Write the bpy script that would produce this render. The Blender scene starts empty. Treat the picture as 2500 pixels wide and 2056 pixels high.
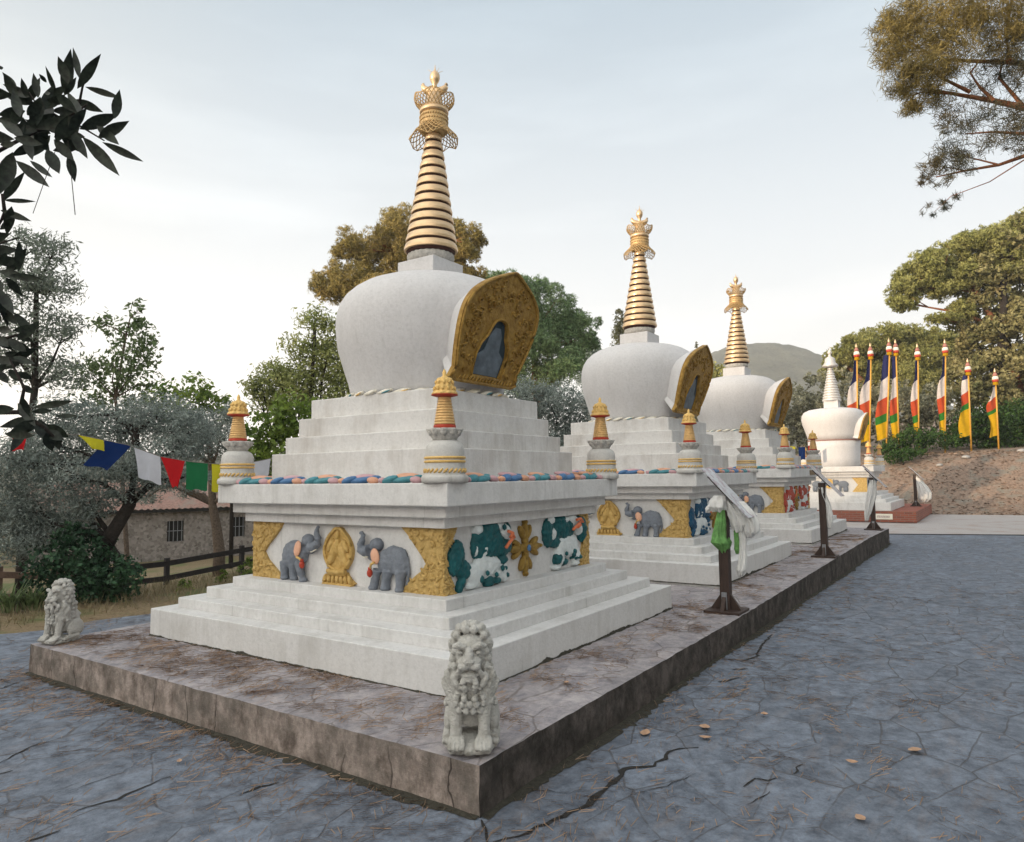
import bpy, bmesh, math, random
import numpy as np
from mathutils import Vector, Matrix, Euler
R = math.radians
random.seed(7); RNG = np.random.default_rng(7)
S = bpy.context.scene; COL = S.collection

# ------------------------------------------------------------------ camera
CP = np.array([-6.037, -5.243, 1.564]); FPX = 1741.3; YAW, PIT, ROL = 0.5972, 0.0774, -0.0133
_cy, _sy = math.cos(YAW), math.sin(YAW)
FW = np.array([_cy*math.cos(PIT), _sy*math.cos(PIT), math.sin(PIT)]); RT = np.array([_sy, -_cy, 0.0]); UP = np.cross(RT, FW)
RT, UP = math.cos(ROL)*RT + math.sin(ROL)*UP, math.cos(ROL)*UP - math.sin(ROL)*RT
cam = bpy.data.cameras.new('camera'); camo = bpy.data.objects.new('camera', cam); COL.objects.link(camo)
cam.sensor_fit = 'HORIZONTAL'; cam.sensor_width = 36; cam.lens = FPX/2500*36; cam.clip_start = 0.05; cam.clip_end = 6000
camo.matrix_world = Matrix(((RT[0], UP[0], -FW[0], CP[0]), (RT[1], UP[1], -FW[1], CP[1]), (RT[2], UP[2], -FW[2], CP[2]), (0, 0, 0, 1)))
S.camera = camo
cam.dof.use_dof = False

# ------------------------------------------------------------------ world, sun, exposure
SUN_EL, SUN_AZ = R(12), math.atan2(0.40, -0.92)      # direction towards the sun: from the left, a little behind the camera
sd = Vector((math.cos(SUN_EL)*math.cos(SUN_AZ), math.cos(SUN_EL)*math.sin(SUN_AZ), math.sin(SUN_EL)))
w = bpy.data.worlds.new('World'); S.world = w; w.use_nodes = True
nt = w.node_tree; nt.nodes.clear()
def WN(t, **k):
    n = nt.nodes.new(t)
    for a, b in k.items(): setattr(n, a, b)
    return n
sky = WN('ShaderNodeTexSky', sky_type='NISHITA', sun_disc=False, sun_elevation=SUN_EL, sun_rotation=math.pi/2 - SUN_AZ, air_density=1.0, dust_density=2.0, ozone_density=1.0)
tc = WN('ShaderNodeTexCoord'); sep = WN('ShaderNodeSeparateXYZ'); nt.links.new(tc.outputs['Generated'], sep.inputs[0])
mp = WN('ShaderNodeMapping'); mp.inputs['Scale'].default_value = (1.2, 1.2, 7.0); nt.links.new(tc.outputs['Generated'], mp.inputs[0])
cn = WN('ShaderNodeTexNoise'); cn.inputs['Scale'].default_value = 1.6; cn.inputs['Detail'].default_value = 5; nt.links.new(mp.outputs[0], cn.inputs['Vector'])
cr = WN('ShaderNodeValToRGB'); cr.color_ramp.elements[0].position = .46; cr.color_ramp.elements[1].position = .74; nt.links.new(cn.outputs[0], cr.inputs[0])
# thin evening cloud veil: thick and bright towards the horizon, thinner overhead
veil = WN('ShaderNodeMapRange'); veil.inputs['From Min'].default_value = 0.0; veil.inputs['From Max'].default_value = .62
veil.inputs['To Min'].default_value = .95; veil.inputs['To Max'].default_value = .66; nt.links.new(sep.outputs[2], veil.inputs[0])
ad = WN('ShaderNodeMath', operation='MULTIPLY_ADD', use_clamp=True); ad.inputs[1].default_value = .16; nt.links.new(cr.outputs[0], ad.inputs[0]); nt.links.new(veil.outputs[0], ad.inputs[2])
bg1 = WN('ShaderNodeBackground'); bg1.inputs[1].default_value = .10; nt.links.new(sky.outputs[0], bg1.inputs[0])
bg2 = WN('ShaderNodeBackground'); bg2.inputs[1].default_value = 1.0; 
vc = WN('ShaderNodeValToRGB'); vc.color_ramp.elements[0].position = 0.0; vc.color_ramp.elements[0].color = (1.14, 1.07, .98, 1)
vc.color_ramp.elements[1].position = .6; vc.color_ramp.elements[1].color = (.55, .67, .76, 1)
e = vc.color_ramp.elements.new(.22); e.color = (.98, .985, .98, 1)
e = vc.color_ramp.elements.new(.9); e.color = (1.05, 1.10, 1.14, 1)
nt.links.new(sep.outputs[2], vc.inputs[0]); # the evening glow round the sun, behind the camera
dt = WN('ShaderNodeVectorMath', operation='DOT_PRODUCT'); dt.inputs[1].default_value = tuple(sd); nt.links.new(tc.outputs['Generated'], dt.inputs[0])
gl = WN('ShaderNodeMapRange', interpolation_type='SMOOTHSTEP'); gl.inputs[1].default_value = .15; gl.inputs[2].default_value = 1.0; gl.inputs[3].default_value = 1.0; gl.inputs[4].default_value = 3.2; nt.links.new(dt.outputs['Value'], gl.inputs[0])
gm = WN('ShaderNodeVectorMath', operation='SCALE'); nt.links.new(vc.outputs[0], gm.inputs[0]); nt.links.new(gl.outputs[0], gm.inputs[3]); gt = WN('ShaderNodeMix', data_type='RGBA'); gt.inputs[6].default_value = (1, 1, 1, 1); gt.inputs[7].default_value = (1.08, .98, .86, 1); g2 = WN('ShaderNodeMapRange'); g2.inputs[1].default_value = -.1; g2.inputs[2].default_value = .7; nt.links.new(dt.outputs['Value'], g2.inputs[0]); nt.links.new(g2.outputs[0], gt.inputs[0]); gk = WN('ShaderNodeVectorMath', operation='MULTIPLY'); nt.links.new(gm.outputs[0], gk.inputs[0]); nt.links.new(gt.outputs[2], gk.inputs[1]); nt.links.new(gk.outputs[0], bg2.inputs[0])
mx = WN('ShaderNodeMixShader'); nt.links.new(ad.outputs[0], mx.inputs[0]); nt.links.new(bg1.outputs[0], mx.inputs[1]); nt.links.new(bg2.outputs[0], mx.inputs[2])
wo = WN('ShaderNodeOutputWorld'); nt.links.new(mx.outputs[0], wo.inputs[0])
sl = bpy.data.lights.new('sun', 'SUN'); sl.energy = 5.0; sl.angle = R(1.5); sl.color = (1.0, .78, .55)
so = bpy.data.objects.new('sun', sl); COL.objects.link(so); so.rotation_euler = sd.to_track_quat('Z', 'Y').to_euler(); so.location = (0, 0, 30)
S.view_settings.view_transform = 'Standard'; S.view_settings.look = 'None'; S.view_settings.exposure = 0.3; S.view_settings.gamma = 1
S.cycles.max_bounces = 6; S.cycles.transparent_max_bounces = 8

# ------------------------------------------------------------------ helpers: pixels of the 2111 px wide view -> points in the place
K = 2500/2111
def ray(x, y): return FW + RT*((x*K-1250)/FPX) - UP*((y*K-1028)/FPX)
def at(x, y, d): return CP + ray(x, y)*d
def onz(x, y, z):
    r = ray(x, y); return CP + r*((z-CP[2])/r[2])
def px(d): return d*K/FPX            # metres per view pixel at depth d
ZG = -.276
# ------------------------------------------------------------------ materials
def mat(name): 
    m = bpy.data.materials.new(name); m.use_nodes = True
    return m, m.node_tree, m.node_tree.nodes['Principled BSDF']
def N(t, typ, **k):
    n = t.nodes.new(typ)
    for a, b in k.items():
        if a.startswith('i_'): n.inputs[a[2:].replace('_', ' ')].default_value = b
        else: setattr(n, a, b)
    return n
def plain(name, c, rough=.6, metal=0, var=.12, scale=12, bump=.0, bscale=60, spec=.3, c2=None, stretch=None, c3=None, t3=(.6, .75), s3=2.0):
    m, t, b = mat(name)
    tc = N(t, 'ShaderNodeTexCoord'); v = tc.outputs['Object']
    if stretch:
        mpn = N(t, 'ShaderNodeMapping', i_Scale=stretch); t.links.new(v, mpn.inputs[0]); v2 = mpn.outputs[0]
    else: v2 = v
    n1 = N(t, 'ShaderNodeTexNoise', i_Scale=scale, i_Detail=5, i_Roughness=.6); t.links.new(v2, n1.inputs['Vector'])
    rp = N(t, 'ShaderNodeValToRGB'); rp.color_ramp.elements[0].position = .3; rp.color_ramp.elements[1].position = .7
    cc = c2 or tuple(x*(1-var) for x in c)
    rp.color_ramp.elements[0].color = (*cc, 1); rp.color_ramp.elements[1].color = (*(c if c2 else tuple(min(1, x*(1+var)) for x in c)), 1)
    t.links.new(n1.outputs[0], rp.inputs[0]); out = rp.outputs[0]
    if c3:
        n3 = N(t, 'ShaderNodeTexNoise', i_Scale=s3, i_Detail=6, i_Roughness=.65); t.links.new(v, n3.inputs['Vector'])
        r3 = N(t, 'ShaderNodeMapRange'); r3.inputs[1].default_value = t3[0]; r3.inputs[2].default_value = t3[1]; t.links.new(n3.outputs[0], r3.inputs[0])
        mixc = N(t, 'ShaderNodeMix', data_type='RGBA'); t.links.new(r3.outputs[0], mixc.inputs[0]); t.links.new(out, mixc.inputs[6]); mixc.inputs[7].default_value = (*c3, 1); out = mixc.outputs[2]
    t.links.new(out, b.inputs['Base Color']); b.inputs['Roughness'].default_value = rough; b.inputs['Metallic'].default_value = metal
    b.inputs['Specular IOR Level'].default_value = spec
    if bump:
        nb = N(t, 'ShaderNodeTexNoise', i_Scale=bscale, i_Detail=6, i_Roughness=.65); t.links.new(v, nb.inputs['Vector'])
        bp = N(t, 'ShaderNodeBump', i_Strength=bump, i_Distance=.02); t.links.new(nb.outputs[0], bp.inputs['Height']); t.links.new(bp.outputs[0], b.inputs['Normal'])
    return m
M = {}
def plaster(name, base, stain, amt):
    m, t, b = mat(name); tc = N(t, 'ShaderNodeTexCoord'); v = tc.outputs['Object']
    n1 = N(t, 'ShaderNodeTexNoise', i_Scale=2.2, i_Detail=7, i_Roughness=.65); t.links.new(v, n1.inputs['Vector'])
    mp1 = N(t, 'ShaderNodeMapping', i_Scale=(3.5, 3.5, .5)); t.links.new(v, mp1.inputs[0])
    n2 = N(t, 'ShaderNodeTexNoise', i_Scale=1.6, i_Detail=6, i_Roughness=.7); t.links.new(mp1.outputs[0], n2.inputs['Vector'])
    mul = N(t, 'ShaderNodeMath', operation='MULTIPLY'); t.links.new(n1.outputs[0], mul.inputs[0]); t.links.new(n2.outputs[0], mul.inputs[1])
    r = N(t, 'ShaderNodeMapRange'); r.inputs[1].default_value = .22; r.inputs[2].default_value = .42; r.inputs[4].default_value = amt; t.links.new(mul.outputs[0], r.inputs[0])
    mc = N(t, 'ShaderNodeMix', data_type='RGBA'); mc.inputs[6].default_value = (*base, 1); mc.inputs[7].default_value = (*stain, 1); t.links.new(r.outputs[0], mc.inputs[0])
    mp4 = N(t, 'ShaderNodeMapping', i_Scale=(16, 16, .7)); t.links.new(v, mp4.inputs[0]); n4 = N(t, 'ShaderNodeTexNoise', i_Scale=1.3, i_Detail=3, i_Roughness=.6); t.links.new(mp4.outputs[0], n4.inputs['Vector'])
    r4 = N(t, 'ShaderNodeMapRange'); r4.inputs[1].default_value = .60; r4.inputs[2].default_value = .72; r4.inputs[4].default_value = amt*.7; t.links.new(n4.outputs[0], r4.inputs[0])
    n5 = N(t, 'ShaderNodeTexNoise', i_Scale=1.1, i_Detail=3); t.links.new(v, n5.inputs['Vector']); r5 = N(t, 'ShaderNodeMapRange'); r5.inputs[1].default_value = .45; r5.inputs[2].default_value = .6; t.links.new(n5.outputs[0], r5.inputs[0])
    m45 = N(t, 'ShaderNodeMath', operation='MULTIPLY'); t.links.new(r4.outputs[0], m45.inputs[0]); t.links.new(r5.outputs[0], m45.inputs[1])
    mcs = N(t, 'ShaderNodeMix', data_type='RGBA'); t.links.new(m45.outputs[0], mcs.inputs[0]); t.links.new(mc.outputs[2], mcs.inputs[6]); mcs.inputs[7].default_value = (*tuple(x*.62 for x in stain), 1); mc = mcs
    # fine grime speckle
    n3 = N(t, 'ShaderNodeTexNoise', i_Scale=26, i_Detail=8, i_Roughness=.8); t.links.new(v, n3.inputs['Vector'])
    r3 = N(t, 'ShaderNodeMapRange'); r3.inputs[1].default_value = .46; r3.inputs[2].default_value = .72; r3.inputs[4].default_value = .7; t.links.new(n3.outputs[0], r3.inputs[0])
    mc2 = N(t, 'ShaderNodeMix', data_type='RGBA'); t.links.new(mc.outputs[2], mc2.inputs[6]); mc2.inputs[7].default_value = (*tuple(x*.72 for x in base), 1); t.links.new(r3.outputs[0], mc2.inputs[0])
    t.links.new(mc2.outputs[2], b.inputs['Base Color']); b.inputs['Roughness'].default_value = .75; b.inputs['Specular IOR Level'].default_value = .2
    nb = N(t, 'ShaderNodeTexNoise', i_Scale=30, i_Detail=7, i_Roughness=.6); t.links.new(v, nb.inputs['Vector'])
    bp = N(t, 'ShaderNodeBump', i_Strength=.25, i_Distance=.02); t.links.new(nb.outputs[0], bp.inputs['Height']); t.links.new(bp.outputs[0], b.inputs['Normal'])
    return m
M['plaster'] = plaster('white_plaster', (.66, .648, .638), (.40, .385, .36), .55)
M['plaster_step'] = plaster('step_plaster', (.63, .622, .616), (.37, .355, .33), .55)
M['plaster_terrace'] = plaster('terrace_plaster', (.65, .635, .62), (.40, .365, .33), .65)
M['drum'] = plaster('drum_plaster', (.60, .59, .595), (.46, .445, .44), .35)
M['gold'] = plain('spire_gold', (.66, .47, .28), .36, .7, .08, 14, spec=.5)
M['gold_dark'] = plain('old_gold_lattice', (.50, .34, .16), .5, .55, .2, 30)
M['goldpaint'] = plain('gold_paint', (.66, .45, .17), .42, .3, .2, 18, .9, 34, c2=(.48, .30, .08))
M['goldrelief'] = plain('rough_gold_paint', (.64, .44, .17), .45, .25, .2, 20, 1.0, 26, c2=(.42, .27, .08))
M['oldgold'] = plain('niche_gold', (.46, .285, .07), .5, .3, .3, 14, 1.0, 24, c2=(.22, .115, .02))
M['palegold'] = plain('pale_gold_paint', (.70, .46, .16), .45, .25, .12, 25, .4, 60)
M['conegold'] = plain('turret_gold', (.66, .42, .18), .42, .35, .12, 25)
M['gap'] = plain('dark_ring_gap', (.045, .016, .012), .6)
M['red'] = plain('red_paint', (.42, .05, .025), .5)
M['grey'] = plain('elephant_grey', (.18, .20, .235), .6, 0, .15, 25, .4, 60)
M['peach'] = plain('peach_paint', (.72, .40, .27), .55, 0, .1)
M['cream'] = plain('cream_paint', (.76, .72, .62), .6)
M['teal'] = plain('teal_paint', (.008, .09, .10), .45, 0, .3, 14, .3, 40)
M['teal2'] = plain('blue_teal_paint', (.01, .07, .14), .45, 0, .3, 14, .3, 40)
M['redfig'] = plain('red_figure_paint', (.40, .06, .035), .5, 0, .25, 14)
M['orange'] = plain('orange_paint', (.72, .20, .09), .5)
M['lionwhite'] = plain('figure_white', (.66, .70, .70), .55, 0, .1, 14, .5, 30)
M['p_teal'] = plain('petal_teal', (.06, .22, .26), .5, 0, .25, 14)
M['p_blue'] = plain('petal_blue', (.06, .15, .30), .5, 0, .25, 14)
M['p_peach'] = plain('petal_peach', (.60, .31, .20), .5, 0, .15, 14)
M['p_pink'] = plain('petal_pink', (.48, .29, .31), .5, 0, .15, 14)
M['turret'] = plaster('turret_stone', (.56, .545, .52), (.30, .285, .26), .8)
M['lotusgrey'] = plain('weathered_lotus', (.46, .44, .41), .75, 0, .25, 30, .4, 60)
m, t, b = mat('niche_glass'); b.inputs['Base Color'].default_value = (.035, .055, .07, 1); b.inputs['Roughness'].default_value = .4; b.inputs['Specular IOR Level'].default_value = .2; M['glass'] = m
M['lion'] = plain('lion_stone', (.60, .585, .55), .9, 0, .2, 14, .9, 60, c2=(.42, .405, .37), c3=(.24, .225, .19), s3=7, t3=(.55, .72))
M['wood'] = plain('dark_stand_wood', (.045, .028, .022), .55, 0, .35, 30, .2, 60, stretch=(1, 1, .15))
M['panel'] = plain('sign_sheet', (.50, .52, .56), .25, 0, .06, 8, c3=(.36, .30, .34), t3=(.48, .56), s3=7)
M['steel'] = plain('bracket_steel', (.30, .31, .33), .4, .6)
M['scarf'] = plain('white_scarf', (.66, .655, .64), .8, 0, .08, 20, .2, 50)
M['greenscarf'] = plain('green_scarf', (.13, .29, .09), .9, 0, .5, 11, .2, 50)
M['finialred'] = plain('finial_stripe', (.34, .15, .12), .6)
M['silver'] = plain('silver_paint', (.60, .58, .56), .4, .3, .12, 20)
M['moss_shade'] = plain('moss_and_shade', (.05, .046, .035), .95, 0, .4, 30, .8, 50)
M['brick'] = None
# crazy paving: irregular slate slabs, half-silted joints, needle-brown drifts
def paving(name, c1, c2, drift, damt, scale, joint, jw=.012, gap=.55, rot=.6):
    m, t, b = mat(name); tc = N(t, 'ShaderNodeTexCoord'); v = tc.outputs['Object']
    nz = N(t, 'ShaderNodeTexNoise', i_Scale=1.1, i_Detail=4); t.links.new(v, nz.inputs['Vector'])
    va = N(t, 'ShaderNodeVectorMath', operation='SCALE'); va.inputs[3].default_value = .20; t.links.new(nz.outputs[1], va.inputs[0])
    vb = N(t, 'ShaderNodeVectorMath', operation='ADD'); t.links.new(v, vb.inputs[0]); t.links.new(va.outputs[0], vb.inputs[1])
    mpn = N(t, 'ShaderNodeMapping', i_Scale=(1, 1.5, 1)); mpn.inputs['Rotation'].default_value = (0, 0, rot); t.links.new(vb.outputs[0], mpn.inputs[0])
    vo = N(t, 'ShaderNodeTexVoronoi', feature='DISTANCE_TO_EDGE', i_Scale=scale); t.links.new(mpn.outputs[0], vo.inputs['Vector'])
    vc_ = N(t, 'ShaderNodeTexVoronoi', i_Scale=scale); t.links.new(mpn.outputs[0], vc_.inputs['Vector'])
    jr = N(t, 'ShaderNodeMapRange'); jr.inputs[1].default_value = jw*.35; jr.inputs[2].default_value = jw*1.4; jr.inputs[3].default_value = .62; jr.inputs[4].default_value = 0; t.links.new(vo.outputs['Distance'], jr.inputs[0])
    ng = N(t, 'ShaderNodeTexNoise', i_Scale=1.7, i_Detail=5, i_Roughness=.7); t.links.new(v, ng.inputs['Vector'])
    gr = N(t, 'ShaderNodeMapRange'); gr.inputs[1].default_value = gap-.06; gr.inputs[2].default_value = gap+.08; t.links.new(ng.outputs[0], gr.inputs[0])
    jm = N(t, 'ShaderNodeMath', operation='MULTIPLY'); t.links.new(jr.outputs[0], jm.inputs[0]); t.links.new(gr.outputs[0], jm.inputs[1])
    n1 = N(t, 'ShaderNodeTexNoise', i_Scale=7, i_Detail=12, i_Roughness=.8); t.links.new(vb.outputs[0], n1.inputs['Vector'])
    rp = N(t, 'ShaderNodeValToRGB'); rp.color_ramp.elements[0].position = .38; rp.color_ramp.elements[0].color = (*c2, 1); rp.color_ramp.elements[1].position = .62; rp.color_ramp.elements[1].color = (*c1, 1); t.links.new(n1.outputs[0], rp.inputs[0])
    hs = N(t, 'ShaderNodeMix', data_type='RGBA', blend_type='MULTIPLY'); hs.inputs[0].default_value = .75; t.links.new(rp.outputs[0], hs.inputs[6])
    bw = N(t, 'ShaderNodeRGBToBW'); t.links.new(vc_.outputs['Color'], bw.inputs[0]); mr = N(t, 'ShaderNodeMapRange'); mr.inputs[3].default_value = .78; mr.inputs[4].default_value = 1.15; t.links.new(bw.outputs[0], mr.inputs[0]); t.links.new(mr.outputs[0], hs.inputs[7])
    # drifts
    mp2 = N(t, 'ShaderNodeMapping', i_Scale=(1.2, 4.5, 1)); mp2.inputs['Rotation'].default_value = (0, 0, .9); t.links.new(vb.outputs[0], mp2.inputs[0])
    nd = N(t, 'ShaderNodeTexNoise', i_Scale=1.5, i_Detail=9, i_Roughness=.75); t.links.new(mp2.outputs[0], nd.inputs['Vector'])
    dr = N(t, 'ShaderNodeMapRange'); dr.inputs[1].default_value = .52; dr.inputs[2].default_value = .72; dr.inputs[4].default_value = damt; t.links.new(nd.outputs[0], dr.inputs[0])
    md = N(t, 'ShaderNodeMix', data_type='RGBA'); t.links.new(dr.outputs[0], md.inputs[0]); t.links.new(hs.outputs[2], md.inputs[6]); md.inputs[7].default_value = (*drift, 1)
    mj = N(t, 'ShaderNodeMix', data_type='RGBA'); t.links.new(jm.outputs[0], mj.inputs[0]); t.links.new(md.outputs[2], mj.inputs[6]); mj.inputs[7].default_value = (*joint, 1)
    t.links.new(mj.outputs[2], b.inputs['Base Color']); b.inputs['Roughness'].default_value = .78; b.inputs['Specular IOR Level'].default_value = .25
    nb = N(t, 'ShaderNodeTexNoise', i_Scale=26, i_Detail=10, i_Roughness=.66); t.links.new(vb.outputs[0], nb.inputs['Vector'])
    sb = N(t, 'ShaderNodeMath', operation='SUBTRACT'); t.links.new(nb.outputs[0], sb.inputs[0]); t.links.new(jm.outputs[0], sb.inputs[1])
    bp = N(t, 'ShaderNodeBump', i_Strength=.6, i_Distance=.014); t.links.new(sb.outputs[0], bp.inputs['Height']); t.links.new(bp.outputs[0], b.inputs['Normal'])
    return m
M['pave'] = paving('slate_paving', (.195, .225, .275), (.082, .095, .12), (.22, .175, .15), .40, 1.7, (.075, .066, .062), .013, .44)
M['pave_top'] = paving('platform_paving', (.40, .365, .365), (.19, .18, .20), (.30, .22, .18), .42, 1.9, (.11, .09, .08), .016, .44)
M['gravel'] = plain('pale_gravel', (.46, .43, .42), .9, 0, .2, 60, .5, 90, c2=(.30, .28, .275), c3=(.33, .27, .235), s3=1.2, t3=(.5, .7))
M['needlebank'] = plain('needle_covered_earth', (.30, .215, .165), .95, 0, .3, 9, 1.0, 22, c2=(.15, .11, .085), c3=(.20, .18, .15), s3=1.4, t3=(.5, .62))
M['earth'] = plain('dry_earth_grass', (.26, .19, .11), .95, 0, .3, 25, .8, 40, c2=(.12, .09, .05), c3=(.10, .115, .04), s3=.9, t3=(.48, .62))
def wallmat(name, c1, c2, c3, amt):
    m, t, b = mat(name); tc = N(t, 'ShaderNodeTexCoord'); v = tc.outputs['Object']
    mp1 = N(t, 'ShaderNodeMapping', i_Scale=(2.4, 2.4, 1.5)); t.links.new(v, mp1.inputs[0])
    n1 = N(t, 'ShaderNodeTexNoise', i_Scale=3, i_Detail=8, i_Roughness=.72); t.links.new(mp1.outputs[0], n1.inputs['Vector'])
    rp = N(t, 'ShaderNodeValToRGB'); rp.color_ramp.elements[0].position = .38; rp.color_ramp.elements[0].color = (*c2, 1); rp.color_ramp.elements[1].position = .60; rp.color_ramp.elements[1].color = (*c1, 1); t.links.new(n1.outputs[0], rp.inputs[0])
    n2 = N(t, 'ShaderNodeTexNoise', i_Scale=4.1, i_Detail=9, i_Roughness=.75); t.links.new(v, n2.inputs['Vector'])
    r2 = N(t, 'ShaderNodeMapRange'); r2.inputs[1].default_value = .42; r2.inputs[2].default_value = .62; r2.inputs[4].default_value = amt; t.links.new(n2.outputs[0], r2.inputs[0])
    mc = N(t, 'ShaderNodeMix', data_type='RGBA'); t.links.new(r2.outputs[0], mc.inputs[0]); t.links.new(rp.outputs[0], mc.inputs[6]); mc.inputs[7].default_value = (*c3, 1)
    sx = N(t, 'ShaderNodeSeparateXYZ'); nw = N(t, 'ShaderNodeTexNoise', i_Scale=3.0, i_Detail=4); t.links.new(v, nw.inputs['Vector']); wv_ = N(t, 'ShaderNodeVectorMath', operation='SCALE'); wv_.inputs[3].default_value = .16; t.links.new(nw.outputs[1], wv_.inputs[0]); wa = N(t, 'ShaderNodeVectorMath', operation='ADD'); t.links.new(v, wa.inputs[0]); t.links.new(wv_.outputs[0], wa.inputs[1]); t.links.new(wa.outputs[0], sx.inputs[0])
    sm = N(t, 'ShaderNodeMath', operation='SUBTRACT'); t.links.new(sx.outputs[0], sm.inputs[0]); t.links.new(sx.outputs[1], sm.inputs[1]); cb = N(t, 'ShaderNodeCombineXYZ'); t.links.new(sm.outputs[0], cb.inputs[0]); t.links.new(sx.outputs[2], cb.inputs[1])
    br = N(t, 'ShaderNodeTexBrick', i_Scale=1.0); br.inputs['Brick Width'].default_value = .62; br.inputs['Row Height'].default_value = .42; br.inputs['Mortar Size'].default_value = .007; br.inputs['Mortar Smooth'].default_value = .6; br.squash = .7; br.squash_frequency = 3; t.links.new(cb.outputs[0], br.inputs['Vector'])
    nm = N(t, 'ShaderNodeTexNoise', i_Scale=.9, i_Detail=3); t.links.new(v, nm.inputs['Vector']); rm = N(t, 'ShaderNodeMapRange'); rm.inputs[1].default_value = .42; rm.inputs[2].default_value = .6; rm.inputs[4].default_value = .8; t.links.new(nm.outputs[0], rm.inputs[0])
    jr = N(t, 'ShaderNodeMath', operation='MULTIPLY'); t.links.new(br.outputs['Fac'], jr.inputs[0]); t.links.new(rm.outputs[0], jr.inputs[1])
    mj = N(t, 'ShaderNodeMix', data_type='RGBA'); t.links.new(jr.outputs[0], mj.inputs[0]); t.links.new(mc.outputs[2], mj.inputs[6]); mj.inputs[7].default_value = (.05, .04, .035, 1)
    t.links.new(mj.outputs[2], b.inputs['Base Color']); b.inputs['Roughness'].default_value = .85; b.inputs['Specular IOR Level'].default_value = .2
    nb = N(t, 'ShaderNodeTexNoise', i_Scale=14, i_Detail=9, i_Roughness=.7); t.links.new(v, nb.inputs['Vector'])
    sb = N(t, 'ShaderNodeMath', operation='SUBTRACT'); t.links.new(nb.outputs[0], sb.inputs[0]); t.links.new(jr.outputs[0], sb.inputs[1])
    bp = N(t, 'ShaderNodeBump', i_Strength=.7, i_Distance=.03); t.links.new(sb.outputs[0], bp.inputs['Height']); t.links.new(bp.outputs[0], b.inputs['Normal'])
    return m
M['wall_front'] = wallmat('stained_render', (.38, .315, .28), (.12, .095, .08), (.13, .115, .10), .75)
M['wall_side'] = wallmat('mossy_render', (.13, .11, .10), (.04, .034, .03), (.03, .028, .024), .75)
def stonewall():
    m, t, b = mat('rubble_wall'); tc = N(t, 'ShaderNodeTexCoord'); v = tc.outputs['Object']
    vo = N(t, 'ShaderNodeTexVoronoi', i_Scale=9.0); t.links.new(v, vo.inputs['Vector'])
    rp = N(t, 'ShaderNodeValToRGB'); rp.color_ramp.elements[0].color = (.12, .10, .085, 1); rp.color_ramp.elements[1].color = (.36, .32, .29, 1)
    bw = N(t, 'ShaderNodeRGBToBW'); t.links.new(vo.outputs['Color'], bw.inputs[0]); t.links.new(bw.outputs[0], rp.inputs[0])
    ve = N(t, 'ShaderNodeTexVoronoi', feature='DISTANCE_TO_EDGE', i_Scale=9.0); t.links.new(v, ve.inputs['Vector'])
    jr = N(t, 'ShaderNodeMapRange'); jr.inputs[2].default_value = .08; jr.inputs[3].default_value = .7; jr.inputs[4].default_value = 0; t.links.new(ve.outputs['Distance'], jr.inputs[0])
    mj = N(t, 'ShaderNodeMix', data_type='RGBA'); t.links.new(jr.outputs[0], mj.inputs[0]); t.links.new(rp.outputs[0], mj.inputs[6]); mj.inputs[7].default_value = (.27, .25, .235, 1)
    t.links.new(mj.outputs[2], b.inputs['Base Color']); b.inputs['Roughness'].default_value = .9
    bp = N(t, 'ShaderNodeBump', i_Strength=.6, i_Distance=.05); bp.invert = True; t.links.new(jr.outputs[0], bp.inputs['Height']); t.links.new(bp.outputs[0], b.inputs['Normal'])
    return m
M['rubble'] = stonewall()
def brickmat():
    m, t, b = mat('red_brick'); tc = N(t, 'ShaderNodeTexCoord'); sx = N(t, 'ShaderNodeSeparateXYZ'); t.links.new(tc.outputs['Object'], sx.inputs[0])
    sm = N(t, 'ShaderNodeMath', operation='ADD'); t.links.new(sx.outputs[0], sm.inputs[0]); t.links.new(sx.outputs[1], sm.inputs[1])
    cb = N(t, 'ShaderNodeCombineXYZ'); t.links.new(sm.outputs[0], cb.inputs[0]); t.links.new(sx.outputs[2], cb.inputs[1])
    br = N(t, 'ShaderNodeTexBrick', i_Scale=1.0); br.inputs['Brick Width'].default_value = .26; br.inputs['Row Height'].default_value = .075; br.inputs['Mortar Size'].default_value = .008
    br.inputs['Color1'].default_value = (.30, .085, .05, 1); br.inputs['Color2'].default_value = (.20, .06, .04, 1); br.inputs['Mortar'].default_value = (.22, .16, .13, 1)
    t.links.new(cb.outputs[0], br.inputs['Vector']); t.links.new(br.outputs[0], b.inputs['Base Color']); b.inputs['Roughness'].default_value = .85
    return m
M['brick'] = brickmat()
M['tile'] = plain('clay_tiles', (.38, .225, .18), .85, 0, .25, 10, .8, 14, c2=(.17, .10, .08), c3=(.24, .20, .165), t3=(.48, .62))
M['dark'] = plain('dark_void', (.02, .018, .016), .8)
M['blackrail'] = plain('black_rail_wood', (.028, .024, .024), .7, 0, .3, 20)
M['brownrail'] = plain('brown_rail_wood', (.13, .085, .065), .8, 0, .3, 20)
M['bark'] = plain('dark_bark', (.03, .024, .02), .95, 0, .4, 25, .9, 30)
M['palebark'] = plain('pale_bark', (.20, .155, .12), .95, 0, .3, 25, .9, 30, c2=(.09, .065, .05))
M['pinebark'] = plain('orange_pine_bark', (.30, .12, .055), .95, 0, .35, 25, .8, 30, c2=(.13, .055, .03))
M['pole'] = plain('yellow_pole', (.62, .34, .06), .5, 0, .1, 20)
M['cord'] = plain('flag_cord', (.2, .18, .16), .9)
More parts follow.
